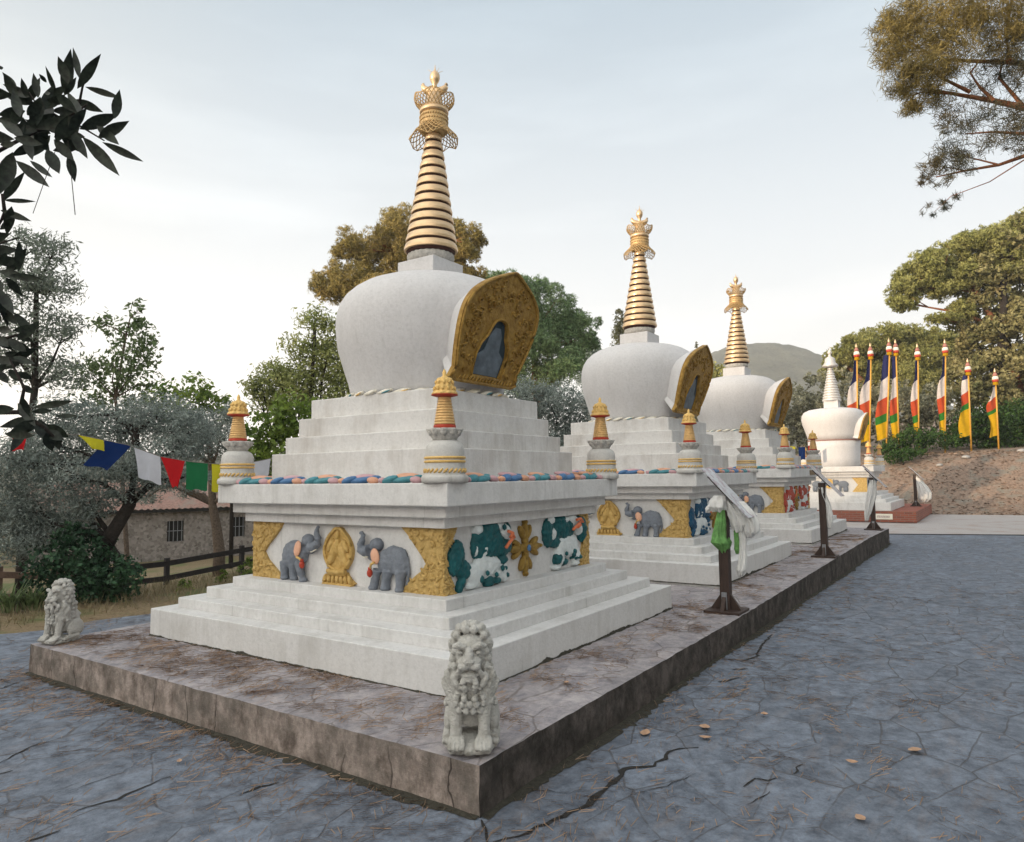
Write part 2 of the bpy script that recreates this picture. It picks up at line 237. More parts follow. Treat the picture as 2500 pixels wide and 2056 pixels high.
def cloth(name, c):
    m, t, b = mat(name); tc = N(t, 'ShaderNodeTexCoord'); n = N(t, 'ShaderNodeTexNoise', i_Scale=6, i_Detail=4); t.links.new(tc.outputs['Object'], n.inputs['Vector'])
    rp = N(t, 'ShaderNodeValToRGB'); rp.color_ramp.elements[0].color = (*[x*.75 for x in c], 1); rp.color_ramp.elements[1].color = (*[min(1, x*1.15) for x in c], 1); t.links.new(n.outputs[0], rp.inputs[0]); t.links.new(rp.outputs[0], b.inputs['Base Color'])
    b.inputs['Roughness'].default_value = .85; b.inputs['Specular IOR Level'].default_value = .1
    tr = N(t, 'ShaderNodeBsdfTranslucent'); t.links.new(rp.outputs[0], tr.inputs[0]); ms = N(t, 'ShaderNodeMixShader'); ms.inputs[0].default_value = .3
    t.links.new(b.outputs[0], ms.inputs[1]); t.links.new(tr.outputs[0], ms.inputs[2]); t.links.new(ms.outputs[0], t.nodes['Material Output'].inputs[0])
    return m
for k, c in dict(f_blue=(.010, .030, .12), f_white=(.56, .57, .62), f_red=(.50, .018, .022), f_green=(.02, .15, .06), f_yellow=(.55, .50, .03),
                 b_navy=(.03, .035, .12), b_white=(.72, .66, .64), b_red=(.58, .09, .035), b_green=(.04, .20, .03), b_yellow=(.72, .43, .015)).items(): M[k] = cloth('cloth_' + {'f': 'flag', 'b': 'banner'}[k[0]] + k[1:], c)
def leafmat(name, ca, cb, cc=None, tr=.38, scale=1.3, rough=.6):
    m, t, b = mat(name); tc = N(t, 'ShaderNodeTexCoord')
    n = N(t, 'ShaderNodeTexNoise', i_Scale=scale, i_Detail=5, i_Roughness=.7); t.links.new(tc.outputs['Object'], n.inputs['Vector'])
    rp = N(t, 'ShaderNodeValToRGB'); rp.color_ramp.elements[0].position = .36; rp.color_ramp.elements[0].color = (*ca, 1); rp.color_ramp.elements[1].position = .64; rp.color_ramp.elements[1].color = (*cb, 1)
    if cc: e = rp.color_ramp.elements.new(.74); e.color = (*cc, 1)
    n2 = N(t, 'ShaderNodeTexNoise', i_Scale=scale*9, i_Detail=2); t.links.new(tc.outputs['Object'], n2.inputs['Vector']); r2 = N(t, 'ShaderNodeMapRange'); r2.inputs[1].default_value = .35; r2.inputs[2].default_value = .65; r2.inputs[3].default_value = .55; r2.inputs[4].default_value = 1.5; t.links.new(n2.outputs[0], r2.inputs[0])
    t.links.new(n.outputs[0], rp.inputs[0]); mlt = N(t, 'ShaderNodeMix', data_type='RGBA', blend_type='MULTIPLY'); mlt.inputs[0].default_value = 1; t.links.new(rp.outputs[0], mlt.inputs[6]); t.links.new(r2.outputs[0], mlt.inputs[7]); rp = mlt; t.links.new(rp.outputs[2], b.inputs['Base Color']); b.inputs['Roughness'].default_value = rough; b.inputs['Specular IOR Level'].default_value = .25
    trn = N(t, 'ShaderNodeBsdfTranslucent'); t.links.new(rp.outputs[2], trn.inputs[0]); ms = N(t, 'ShaderNodeMixShader'); ms.inputs[0].default_value = tr
    t.links.new(b.outputs[0], ms.inputs[1]); t.links.new(trn.outputs[0], ms.inputs[2]); t.links.new(ms.outputs[0], t.nodes['Material Output'].inputs[0])
    return m
M['l_feather'] = leafmat('feathery_leaves', (.12, .15, .12), (.24, .27, .22))
M['l_robinia'] = leafmat('robinia_leaves', (0.087, 0.138, 0.051), (0.174, 0.217, 0.102))
M['l_olive'] = leafmat('olive_leaves', (.13, .16, .145), (.30, .34, .31), scale=2.5)
M['l_green'] = leafmat('green_leaves', (.07, .13, .02), (.22, .29, .055))
M['l_warm'] = leafmat('warm_leaves', (.15, .19, .06), (.34, .35, .13), (.42, .29, .14))
M['l_pinewarm'] = leafmat('warm_pine_needles', (.19, .165, .05), (.40, .31, .11), scale=.8)
M['l_pine'] = leafmat('pine_needles_green', (.10, .18, .08), (.24, .32, .15), scale=.8)
M['l_dome'] = leafmat('dome_pine_needles', (.21, .22, .065), (.38, .37, .14), scale=.7)
M['l_ivy'] = leafmat('ivy_tree_leaves', (.16, .165, .065), (.36, .32, .155), (.44, .34, .21), scale=.8)
M['l_cypress'] = leafmat('cypress_leaves', (0.072, 0.080, 0.036), (0.145, 0.145, 0.072), scale=2)
M['l_scrub'] = leafmat('grey_scrub_leaves', (.22, .225, .15), (.36, .345, .24), scale=.9)
M['l_hedge'] = leafmat('dark_hedge_leaves', (.02, .05, .012), (.07, .14, .03))
M['l_shrub'] = leafmat('shrub_leaves', (.014, .04, .02), (.045, .10, .045), tr=.2)
M['l_dark'] = leafmat('laurel_leaves', (.012, .017, .012), (.026, .033, .022), tr=.08, rough=.42, scale=8)
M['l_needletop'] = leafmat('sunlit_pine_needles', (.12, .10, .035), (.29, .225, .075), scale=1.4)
M['needle'] = plain('fallen_needles', (.29, .195, .13), .8, 0, .35, 3)
M['leafbrown'] = plain('fallen_leaf_brown', (.40, .25, .16), .7, 0, .25, 20)
M['rock'] = plain('pale_rock', (.34, .33, .32), .9, 0, .2, 8, .6, 20)

# ------------------------------------------------------------------ objects
def tag(o, label=None, cat=None, group=None, kind=None):
    if label: o['label'] = label
    if cat: o['category'] = cat
    if group: o['group'] = group
    if kind: o['kind'] = kind
    return o
def thing(name, loc, label, cat, group=None, rz=0):
    o = bpy.data.objects.new(name, None); COL.objects.link(o); o.location = loc; o.rotation_euler[2] = rz; o.empty_display_size = .2
    return tag(o, label, cat, group)
def obj(name, me, mats, parent=None, smooth=False):
    o = bpy.data.objects.new(name, me); COL.objects.link(o)
    if mats is not None:
        for mm in (mats if isinstance(mats, (list, tuple)) else [mats]): me.materials.append(mm)
    if parent: o.parent = parent
    if smooth: me.polygons.foreach_set('use_smooth', [True]*len(me.polygons))
    return o
def fin(name, bm, mats, parent=None, smooth=False):
    me = bpy.data.meshes.new(name); bm.normal_update(); bm.to_mesh(me); bm.free(); return obj(name, me, mats, parent, smooth)
def fromnp(name, V, F, mats, parent=None, mi=None, smooth=False):
    me = bpy.data.meshes.new(name); V = np.asarray(V, np.float32); F = np.asarray(F, np.int32); k = F.shape[1]
    me.vertices.add(len(V)); me.vertices.foreach_set('co', V.ravel()); me.loops.add(F.size); me.loops.foreach_set('vertex_index', F.ravel())
    me.polygons.add(len(F)); me.polygons.foreach_set('loop_start', np.arange(0, F.size, k, dtype=np.int32)); 
    if mi is not None: me.polygons.foreach_set('material_index', np.asarray(mi, np.int32))
    me.update(calc_edges=True); me.validate(); return obj(name, me, mats, parent, smooth)
def tree_copy(o, parent=None):
    c = o.copy(); COL.objects.link(c); c.parent = parent
    for ch in list(o.children): tree_copy(ch, c)
    return c
def box(bm, x0, x1, y0, y1, z0, z1, bev=0, mi=0):
    vs = [bm.verts.new(p) for p in ((x0, y0, z0), (x1, y0, z0), (x1, y1, z0), (x0, y1, z0), (x0, y0, z1), (x1, y0, z1), (x1, y1, z1), (x0, y1, z1))]
    fs = [bm.faces.new([vs[i] for i in q]) for q in ((3, 2, 1, 0), (4, 5, 6, 7), (0, 1, 5, 4), (1, 2, 6, 5), (2, 3, 7, 6), (3, 0, 4, 7))]
    for f in fs: f.material_index = mi
    if bev: bmesh.ops.bevel(bm, geom=list({e for f in fs for e in f.edges}), offset=bev, segments=2, affect='EDGES', profile=.5)
def lathe(bm, prof, seg=48, c=(0, 0), mi=0, fn=None, sharp=False):
    if sharp:
        for a_, b_ in zip(prof[:-1], prof[1:]):
            ra_, rb_ = [[bm.verts.new((p[0]*math.cos(2*math.pi*i/seg), p[0]*math.sin(2*math.pi*i/seg), p[1])) for i in range(seg)] for p in (a_, b_)]
            for i in range(seg):
                f = bm.faces.new((ra_[i], ra_[(i+1) % seg], rb_[(i+1) % seg], rb_[i])); f.material_index = mi; f.smooth = True
        return
    rings = []
    for r, z in prof:
        ring = []
        for i in range(seg):
            a = 2*math.pi*i/seg; rr = r if fn is None else r*fn(a, r, z)
            ring.append(bm.verts.new((c[0]+rr*math.cos(a), c[1]+rr*math.sin(a), z)))
        rings.append(ring)
    for k in range(len(rings)-1):
        for i in range(seg):
            f = bm.faces.new((rings[k][i], rings[k][(i+1) % seg], rings[k+1][(i+1) % seg], rings[k+1][i])); f.material_index = mi; f.smooth = True
    f = bm.faces.new(rings[-1]); f.material_index = mi
    f = bm.faces.new(list(reversed(rings[0]))); f.material_index = mi
def ell(bm, c, r, mi=0, sub=2, rot=None):
    g = bmesh.ops.create_icosphere(bm, subdivisions=sub, radius=1); mt = Matrix.Translation(c) @ (rot.to_matrix().to_4x4() if rot else Matrix()) @ Matrix.Diagonal((*r, 1))
    bmesh.ops.transform(bm, matrix=mt, verts=g['verts'])
    for v in g['verts']:
        for f in v.link_faces: f.material_index = mi; f.smooth = True
def tube(bm, pts, rads, seg=8, mi=0, caps=True):
    pts = [Vector(p) for p in pts]; rings = []
    ref = Vector((0, 0, 1))
    for i, p in enumerate(pts):
        d = (pts[min(i+1, len(pts)-1)] - pts[max(i-1, 0)]).normalized()
        a = d.cross(ref if abs(d.dot(ref)) < .95 else Vector((1, 0, 0))).normalized(); b2 = d.cross(a)
        r = rads[i] if isinstance(rads, (list, tuple)) else rads
        rings.append([bm.verts.new(p + (a*math.cos(2*math.pi*j/seg) + b2*math.sin(2*math.pi*j/seg))*r) for j in range(seg)])
    for k in range(len(rings)-1):
        for j in range(seg):
            f = bm.faces.new((rings[k][j], rings[k][(j+1) % seg], rings[k+1][(j+1) % seg], rings[k+1][j])); f.material_index = mi; f.smooth = True
    if caps: bm.faces.new(rings[0][::-1]).material_index = mi; bm.faces.new(rings[-1]).material_index = mi
def prism(bm, poly, fmap, d0, d1, mi=0):
    """extrude the polygon poly (s,t) between depths d0, d1; fmap(s,t,d) gives the point"""
    a = [bm.verts.new(fmap(s, t, d0)) for s, t in poly]; b = [bm.verts.new(fmap(s, t, d1)) for s, t in poly]; n = len(poly)
    fs = [bm.faces.new(a[::-1]), bm.faces.new(b)] + [bm.faces.new((a[i], a[(i+1) % n], b[(i+1) % n], b[i])) for i in range(n)]
    for f in fs: f.material_index = mi
    bmesh.ops.recalc_face_normals(bm, faces=fs)
def sculpt(bm, voxel, smooth=2, disp=0, dscale=.05, dscale2=None):
    """weld overlapping volumes into one continuous surface"""
    me = bpy.data.meshes.new('tmp'); bm.to_mesh(me); bm.free(); o = bpy.data.objects.new('tmp', me); COL.objects.link(o)
    m = o.modifiers.new('r', 'REMESH'); m.mode = 'VOXEL'; m.voxel_size = voxel; m.use_smooth_shade = True
    if smooth: m = o.modifiers.new('s', 'SMOOTH'); m.iterations = smooth; m.factor = .5
    if disp:
        tx = bpy.data.textures.new('t', 'CLOUDS'); tx.noise_scale = dscale; tx.noise_depth = 3; m = o.modifiers.new('d', 'DISPLACE'); m.texture = tx; m.strength = disp; m.texture_coords = 'LOCAL'
    dg = bpy.context.evaluated_depsgraph_get(); out = bpy.data.meshes.new_from_object(o.evaluated_get(dg)); out.materials.clear()
    bpy.data.objects.remove(o); return out

# ================================================================== SETTING
def hz(u, v):
    u = np.asarray(u, float); v = np.asarray(v, float); z = np.full(np.broadcast(u, v).shape, -.31)
    left = np.clip(v-5.3, 0, 40); z = z - .10*np.clip(left-1.0, 0, 14)
    b = np.clip((u-30.2)/8.2, 0, 1); b = b*b*(3-2*b); fl = np.clip((16-v)/8, 0, 1)
    z = z + fl*(b*2.75 + np.clip(u-38.4, 0, 60)*.09)
    return z
gu = np.concatenate([np.arange(-30, -4, 2.0), np.arange(-4, 60, .4), np.arange(60, 400, 12)]); gv = np.concatenate([np.arange(-300, -40, 12), np.arange(-40, 45, .5), np.arange(45, 300, 12)])
UU, VV = np.meshgrid(gu, gv, indexing='ij'); ZZ = hz(UU, VV)
bump = (np.sin(UU*1.7+VV*.9)*np.cos(VV*1.3-UU*.4)*.03 + np.sin(UU*4.1)*np.sin(VV*3.7)*.015); offp = ((VV > 5.6) | (UU > 31)); ZZ = ZZ + bump*offp
ni, nj = UU.shape; idx = np.arange(ni*nj).reshape(ni, nj)
F = np.stack([idx[:-1, :-1], idx[1:, :-1], idx[1:, 1:], idx[:-1, 1:]], -1).reshape(-1, 4)
cu = (UU[:-1, :-1]+UU[1:, 1:]).ravel()/2; cv = (VV[:-1, :-1]+VV[1:, 1:]).ravel()/2
g = fromnp('ground', np.stack([UU, VV, ZZ], -1).reshape(-1, 3), F, [M['earth'], M['needlebank']], mi=((cu > 29.0) & (cv < 8)).astype(int), smooth=True); g['kind'] = 'structure'

def sheet(name, poly, z, thick, m, kind='structure'):
    bm = bmesh.new(); prism(bm, poly, lambda s, t, d: (s, t, d), z-thick, z); o = fin(name, bm, m); 
    if kind: o['kind'] = kind
    return o
edge = [(-30, 6.2)] + [(u, 5.05+.28*math.sin(u*1.3)+.12*math.sin(u*4.1)-.10*max(0, u+2)) for u in np.arange(-6, 3.6, .3)] + [(4, 4.2), (17.2, 4.2), (17.55, -2.5), (18.7, -5.9), (21, -14), (24, -40), (-30, -40)]
sheet('pavement', edge[::-1], ZG, .12, M['pave'])
pth = [(17.15, 6), (17.62, -2.5), (18.78, -5.9), (21.1, -14), (24.1, -40), (36, -40), (30.6, -14), (29.9, -6), (29.3, -2.5), (30.2, 6)]
sheet('gravel_path', pth, ZG-.02, .1, M['gravel'])
bm = bmesh.new(); tube(bm, [(17.2, 4.2, ZG-.008), (17.58, -2.5, ZG-.008), (18.74, -5.9, ZG-.008), (21.05, -14, ZG-.008), (24.05, -40, ZG-.008)], .035, 6); o = fin('path_joint', bm, M['dark']); o['kind'] = 'structure'

# cracks: dark open gaps with ragged lips, along the slabs
def crack(pts, wd, z=ZG+.004):
    P = [onz(x, y, z)[:2] for x, y in pts]; Q = [P[0]]
    for a, b2 in zip(P[:-1], P[1:]):
        n = max(2, int(np.linalg.norm(b2-a)/.05))
        for i in range(1, n+1): Q.append(a+(b2-a)*i/n + RNG.normal(0, .010, 2))
    Q = np.array(Q); n = len(Q); V = []; 
    for i in range(n):
        d = Q[min(i+1, n-1)]-Q[max(i-1, 0)]; d /= np.linalg.norm(d)+1e-9; nn = np.array([-d[1], d[0]]); ww = wd*(.35+.65*math.sin(math.pi*i/(n-1)))*(.5+RNG.random())
        V += [(*(Q[i]-nn*ww*.5), z), (*(Q[i]+nn*ww*.5), z)]
    return V, [(2*i, 2*i+2, 2*i+3, 2*i+1) for i in range(n-1)]
z4 = lambda L: [((1000+.4737*x)/K, (1300+.4737*y)/K) for x, y in L]
z3 = lambda L: [(.6084*x/K, (1000+.6084*y)/K) for x, y in L]
CR = [(z4([(430, 1596), (560, 1560), (660, 1520), (745, 1480), (830, 1440), (920, 1395), (1030, 1300), (1085, 1250), (1110, 1215), (1200, 1205), (1260, 1205), (1310, 1165), (1340, 1130), (1385, 1115), (1480, 1105)]), .035),
      (z4([(1590, 770), (1690, 750)]), .03), (z4([(1660, 708), (1740, 700)]), .025), (z4([(1640, 655), (1740, 655), (1790, 640), (1790, 615), (1830, 560), (1870, 525)]), .03),
      (z4([(1720, 1310), (1790, 1275), (1880, 1265)]), .014), (z4([(1180, 1340), (1320, 1300), (1480, 1240)]), .006), (z4([(600, 1330), (760, 1330), (920, 1330)]), .006), (z4([(1890, 490), (1990, 488)]), .02),
      (z3([(285, 1618), (380, 1585), (480, 1560), (600, 1500), (680, 1475)]), .018), (z3([(-20, 1425), (130, 1350), (195, 1330)]), .016), (z3([(960, 1545), (1050, 1510), (1110, 1495)]), .016), (z3([(-20, 1465), (60, 1445)]), .02),
      (z3([(100, 1733), (240, 1690)]), .016), (z3([(-20, 1130), (80, 1090)]), .02), (z3([(230, 1545), (400, 1490), (520, 1440)]), .005), (z4([(1980, 1245), (2010, 1190)]), .014), (z4([(370, 1480), (385, 1600)]), .02), (z4([(1740, 1400), (1860, 1330)]), .006)]
VA, FA = [], []
for pts, wd in CR:
    v, f = crack(pts, wd); FA += [tuple(i+len(VA) for i in q) for q in f]; VA += v
o = fromnp('pavement_crack', VA, FA, M['dark']); o['kind'] = 'structure'

# ------------------------------------------------------------------ platform
PU0, PU1, PV0, PV1 = -2.83, 14.69, -2.817, 2.656
def pz(u): return float(np.interp(u, [-3, 1.8, 5.58, 11.33, 14.7, 20], [0, 0, .05, .12, .10, .10]))
pl = thing('platform', (0, 0, ZG), 'long low paved stone platform carrying the row of three white stupas', 'platform')
nu, nv = 240, 80
def jit(a): return .003*math.sin(a*7.3)+.0025*math.sin(a*19.1+1)
us = np.linspace(PU0, PU1, nu); vs_ = np.linspace(PV0, PV1, nv); V = []; F = []
for i, u in enumerate(us):
    for j, v in enumerate(vs_):
        uu = u + (jit(v) if i in (0, nu-1) else 0); vv = v + (jit(u) if j in (0, nv-1) else 0)
        V.append((uu, vv, pz(u)-ZG + (RNG.normal(0, .003) if 0 < i < nu-1 and 0 < j < nv-1 else 0) - (.005*RNG.random() if i in (0, nu-1) or j in (0, nv-1) else 0)))
F = [(i*nv+j, (i+1)*nv+j, (i+1)*nv+j+1, i*nv+j+1) for i in range(nu-1) for j in range(nv-1)]
fromnp('paving_top', V, F, M['pave_top'], pl, smooth=True)
def wallstrip(name, pts, m):
    """pts: list of (u,v,ztop) along the edge; wall from the ground up, a little rough"""
    V = []; rows = 7; per = []
    for u, v, z in pts:
        for k in range(rows):
            q = RNG.normal(0, .0035, 2) if 0 < k < rows-1 else (0, 0); V.append((u+q[0], v+q[1], z*k/(rows-1)))
    n = len(pts); F = [(i*rows+k, (i+1)*rows+k, (i+1)*rows+k+1, i*rows+k+1) for i in range(n-1) for k in range(rows-1)]
    return fromnp(name, V, F, m, pl, smooth=True)
VT = {(i, j): V[i*nv+j] for i in range(nu) for j in range(nv)}
wallstrip('end_wall', [VT[(0, j)] for j in range(nv-1, -1, -1)], M['wall_front'])
o = wallstrip('side_wall', [VT[(i, 0)] for i in range(nu)], M['wall_side']); o['label'] = 'dark mossy side wall facing the slate pavement'
wallstrip('side_wall', [VT[(i, nv-1)] for i in range(nu-1, -1, -1)], M['wall_front'])
wallstrip('end_wall', [VT[(nu-1, j)] for j in range(nv)], M['wall_front'])

def shade_dirt(n, a0, a1, fm):
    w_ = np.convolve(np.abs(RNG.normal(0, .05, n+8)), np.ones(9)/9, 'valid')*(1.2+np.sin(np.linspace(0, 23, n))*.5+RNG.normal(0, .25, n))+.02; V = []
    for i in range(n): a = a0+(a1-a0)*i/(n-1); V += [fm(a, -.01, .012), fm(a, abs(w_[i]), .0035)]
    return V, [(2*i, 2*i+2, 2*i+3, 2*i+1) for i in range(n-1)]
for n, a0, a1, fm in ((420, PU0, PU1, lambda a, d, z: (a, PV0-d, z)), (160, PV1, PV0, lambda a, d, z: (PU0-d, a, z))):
    V, F = shade_dirt(n, a0, a1, fm); fromnp('shade_dirt_edge', V, F, M['moss_shade'], pl)  # dark strip paints contact shade, with some dirt, along the wall foot

# ================================================================== STUPA
A = dict(b1=2.0, b2=1.8152, b3=1.6221, b4=1.4412, d=1.272, c1=1.36, c2=1.448, c3=1.5555, t1=1.175, t2=1.0768, t3=.9807, t4=.8896, x=.2616)
Zs = dict(z1=.2696, z2=.3684, z3=.465, z4=.5582, z5=1.1346, z6=1.2285, z7=1.33, z8=1.5186, z9=1.8294, z10=2.0052, z11=2.2051, z12=2.4133, x0=3.75, x1=3.9801)
LEAN = .026
def lean(bm):
    for v in bm.verts:
        k = max(0, v.co.z-2.41)*LEAN; v.co.x += RT[0]*k; v.co.y += RT[1]*k
def fL(v, z, d): return (-A['d']-d, v, z)           # front-left face (facing -u): v across
def fR(u, z, d): return (u, -A['d']-d, z)           # front-right face (facing -v): u across
def corner_turret(parent, x, y, z):
    bm = bmesh.new()
    lathe(bm, [(.185, 0), (.198, .012), (.198, .045), (.188, .062), (.172, .066), (.168, .13), (.166, .16), (.163, .22), (.162, .27), (.155, .305), (.138, .33), (.112, .345), (.10, .352)], 32)
    o = fin('corner_turret', bm, M['turret'], parent); o.location = (x, y, z)
    bm = bmesh.new()
    for zz in (.175, .207):
        lathe(bm, [(.166, zz-.011), (.174, zz-.007), (.176, zz), (.174, zz+.007), (.165, zz+.011)], 32)
    for i in range(26):
        a = 2*math.pi*i/26; ell(bm, (.171*math.cos(a), .171*math.sin(a), .10), (.013, .030, .013), 0, 1, Euler((.75, 0, a)))
    fin('gold_band', bm, M['palegold'], o)
    bm = bmesh.new(); lathe(bm, [(.098, .35), (.108, .37), (.12, .40), (.142, .43), (.148, .447), (.13, .452), (.09, .455)], 40, fn=lambda a, r, z: 1+.10*math.cos(10*a)*(z > .39))
    for i in range(10):
        a = 2*math.pi*i/10; ell(bm, (.125*math.cos(a), .125*math.sin(a), .415), (.022, .032, .035), 0, 1, Euler((0, .5, a)))
    fin('lotus_collar', bm, M['lotusgrey'], o)
    bm = bmesh.new(); pr = []
    for k in range(10):
        zz = .485+k*.0235; r = .09-.0038*k; pr += [(r, zz), (r, zz+.0165), (r-.007, zz+.0185), (r-.007, zz+.0225)]
    lathe(bm, pr, 28); fin('spire', bm, M['conegold'], o)
    bm = bmesh.new(); lathe(bm, [(.088, .452), (.094, .462), (.094, .476), (.085, .486)], 28); fin('red_rim', bm, M['red'], o); bm = bmesh.new(); lathe(bm, [(.05, .712), (.056, .715), (.112, .730), (.112, .738), (.05, .742)], 28); fin('red_rim', bm, M['red'], o)
    bm = bmesh.new(); lathe(bm, [(.108, .738), (.106, .75), (.09, .77), (.078, .785), (.082, .80), (.078, .82), (.066, .835), (.07, .85), (.062, .875), (.03, .888), (.016, .90), (.018, .925), (.010, .945), (.004, .955)], 40, fn=lambda a, r, z: 1+.07*math.cos(12*a)*(r > .05))
    for r, zz, n in ((.088, .785, 12), (.073, .838, 10)):
        for i in range(n):
            a = 2*math.pi*i/n; ell(bm, (r*math.cos(a), r*math.sin(a), zz), (.014, .014, .022), 0, 1)
    fin('crown', bm, M['palegold'], o)
    return o
def petals(parent, side):
    """row of painted lotus petals along one side of the slab top, between the corner turrets"""
    rz = Matrix.Rotation(side*math.pi/2, 4, 'Z'); bm = bmesh.new(); L = 1.27; n = 5; wd = 2*L/n; y = -A['c3']
    for k in range(n):
        x0 = -L+k*wd; col = (0, 2) if k % 2 == 0 else (1, 3); sm = 3 if k % 2 == 0 else 2; q = random.uniform(.92, 1.08)
        ell(bm, (x0+.11, y+.055, .037), (.095, .05, .045*q), col[0], 2, Euler((.3, -.35, .15)))
        ell(bm, (x0+.255, y+.08, .035), (.155, .07, .042), col[0], 2, Euler((.2, -.12, 0)))
        ell(bm, (x0+.25, y+.125, .078*q), (.135, .075, .034), col[1], 2, Euler((.2, .05, 0)))
        ell(bm, (x0+.415, y+.05, .032), (.062, .05, .04), sm, 2, Euler((.2, .3, 0)))
        ell(bm, (x0+.03, y+.045, .03), (.045, .04, .035), sm, 2, Euler((.2, .4, 0)))
        ell(bm, (x0+.39, y+.11, .062), (.05, .05, .03), col[0], 2)
    bmesh.ops.transform(bm, matrix=rz @ Matrix.Diagonal((1, 1, .78, 1)), verts=bm.verts); o = fin('lotus_petal_band', bm, [M['p_teal'], M['p_blue'], M['p_peach'], M['p_pink']], parent); o.location = (0, 0, Zs['z8']); return o
def elephant(parent, body, head, jaw, trunk, legs, ear, tail, tassel, tusk):
    bm = bmesh.new(); D = A['d']
    for (v, z, rv, rz_, rd) in body+[head, jaw]: ell(bm, fL(v, z+.012, .022), (rd*.8, rv*.96, rz_*.88), 0, 2)
    tube(bm, [fL(v, z, .055) for v, z, r in trunk], [r for v, z, r in trunk], 10); ell(bm, fL(trunk[-1][0], trunk[-1][1], .055), (trunk[-1][2]*1.1,)*3, 0, 1)
    for pts in legs:
        tube(bm, [fL(v, z, d*.7) for v, z, r, d in pts], [r*.84 for v, z, r, d in pts], 10)
        v, z, r, d = pts[-1]; ell(bm, fL(v, z+.012, d*.7), (r*1.0, r*1.02, .03), 0, 2)
    tube(bm, [fL(v, z, .02) for v, z in tail], .013, 6); ell(bm, fL(tail[-1][0], tail[-1][1], .02), (.02, .02, .04), 0, 1)
    me = sculpt(bm, .008, 1, .012, .03); o = obj('elephant_relief', me, M['grey'], parent, True)
    bm = bmesh.new(); v, z, rv, rz_, tl = ear; ell(bm, fL(v, z, .085), (.016, rv, rz_), 0, 2, Euler((tl, 0, 0))); fin('ear', bm, M['peach'], o)
    bm = bmesh.new(); tube(bm, [fL(*p) for p in tassel], .012, 6); v, z, d = tassel[-1]; fin('strap', bm, M['palegold'], o)
    bm = bmesh.new(); ell(bm, fL(v, z-.03, d), (.028, .026, .04), 0, 2); ell(bm, fL(v, z+.01, d), (.02, .02, .02), 0, 1); fin('tassel', bm, M['red'], o)
    bm = bmesh.new(); tube(bm, [fL(*p) for p in tusk], [.012, .010, .004], 6); fin('tusk', bm, M['cream'], o)
    return o
def lion_relief(parent, white, colour, mouth, dots=()):
    bm = bmesh.new()
    for (u, z, ru, rz_, rd, tl) in white: ell(bm, fR(u, z, .014), (ru, rd*.88, rz_), 0, 2, Euler((0, tl, 0)))
    me = sculpt(bm, .009, 1, .022, .035); o = obj('guardian_relief', me, M['lionwhite'], parent, True)
    bm = bmesh.new()
    for (u, z, ru, rz_, rd, tl) in colour: ell(bm, fR(u, z, .014), (ru*1.08, rd*.92, rz_*1.08), 0, 2, Euler((0, tl, 0)))
    obj('mane', sculpt(bm, .009, 1, .03, .04), M['teal'], o, True)
    bm = bmesh.new()
    for pts in mouth: tube(bm, [fR(u, z, d) for u, z, d in pts], .016, 6)
    fin('mouth', bm, M['orange'], o)
    for (u, z, r, d) in dots: bm = bmesh.new(); ell(bm, fR(u, z, d), (r, .02, r*1.1), 0, 1); fin('marking', bm, M['teal'], o)
    return o
def lattice(parent):
    def net(prof, seg, scal, thick, name, mm):
        bm = bmesh.new(); rings = []; n = len(prof)
        for k, (r, z) in enumerate(prof):
            ring = []
            for i in range(seg):
                a = 2*math.pi*(i+.5*(k % 2))/seg; s = scal(a)*abs(k - (n-1 if scal(0.1) < 0 else 0)) if False else 0
                t_ = k/(n-1); dz = scal(a)*t_**2; ring.append(bm.verts.new((r*math.cos(a), r*math.sin(a), z+dz)))
            rings.append(ring)
        E = []
        for k in range(n):
            for i in range(seg):
                if k in (0, n-1): E.append((rings[k][i], rings[k][(i+1) % seg]))
                if k+1 < n:
                    o2 = k % 2; E.append((rings[k][i], rings[k+1][i])); E.append((rings[k][i], rings[k+1][(i+1) % seg if o2 else (i-1) % seg]))
        P = [(a.co.copy(), b2.co.copy()) for a, b2 in E]; bm.free(); bm = bmesh.new()
        for p, q in P: tube(bm, [p, q], thick, 4, caps=False)
        lean(bm); return fin(name, bm, mm, parent)
    net([(.158, 5.60), (.170, 5.575), (.190, 5.55), (.214, 5.525), (.24, 5.495), (.264, 5.465), (.28, 5.435)], 26, lambda a: -.01+.035*math.cos(6*a), .0056, 'parasol_skirt', M['gold_dark'])
    net([(.155, 5.80), (.175, 5.825), (.198, 5.85), (.218, 5.88), (.23, 5.91), (.226, 5.935)], 28, lambda a: .005+.022*math.cos(5*a), .0058, 'parasol_crown', M['gold_dark'])
def gold_lumps(bm, fm, poly, n, r, d):
    xs = [p[0] for p in poly]; ys = [p[1] for p in poly]; k = 0
    def inside(x, y):
        c = False; j = len(poly)-1
        for i in range(len(poly)):
            (xi, yi), (xj, yj) = poly[i], poly[j]
            if (yi > y) != (yj > y) and x < (xj-xi)*(y-yi)/(yj-yi)+xi: c = not c
            j = i
        return c
    while k < n:
        x, y = random.uniform(min(xs), max(xs)), random.uniform(min(ys), max(ys))
        if inside(x, y):
            tl = random.uniform(0, 3.14); p = fm(x, y, d); rr = r*random.uniform(.6, 1.3)
            ell(bm, p, (rr*.6 if fm is fL else rr*1.6, rr*1.6 if fm is fL else rr*.6, rr*.7), 0, 1, Euler((tl, 0, 0) if fm is fL else (0, tl, 0))); k += 1

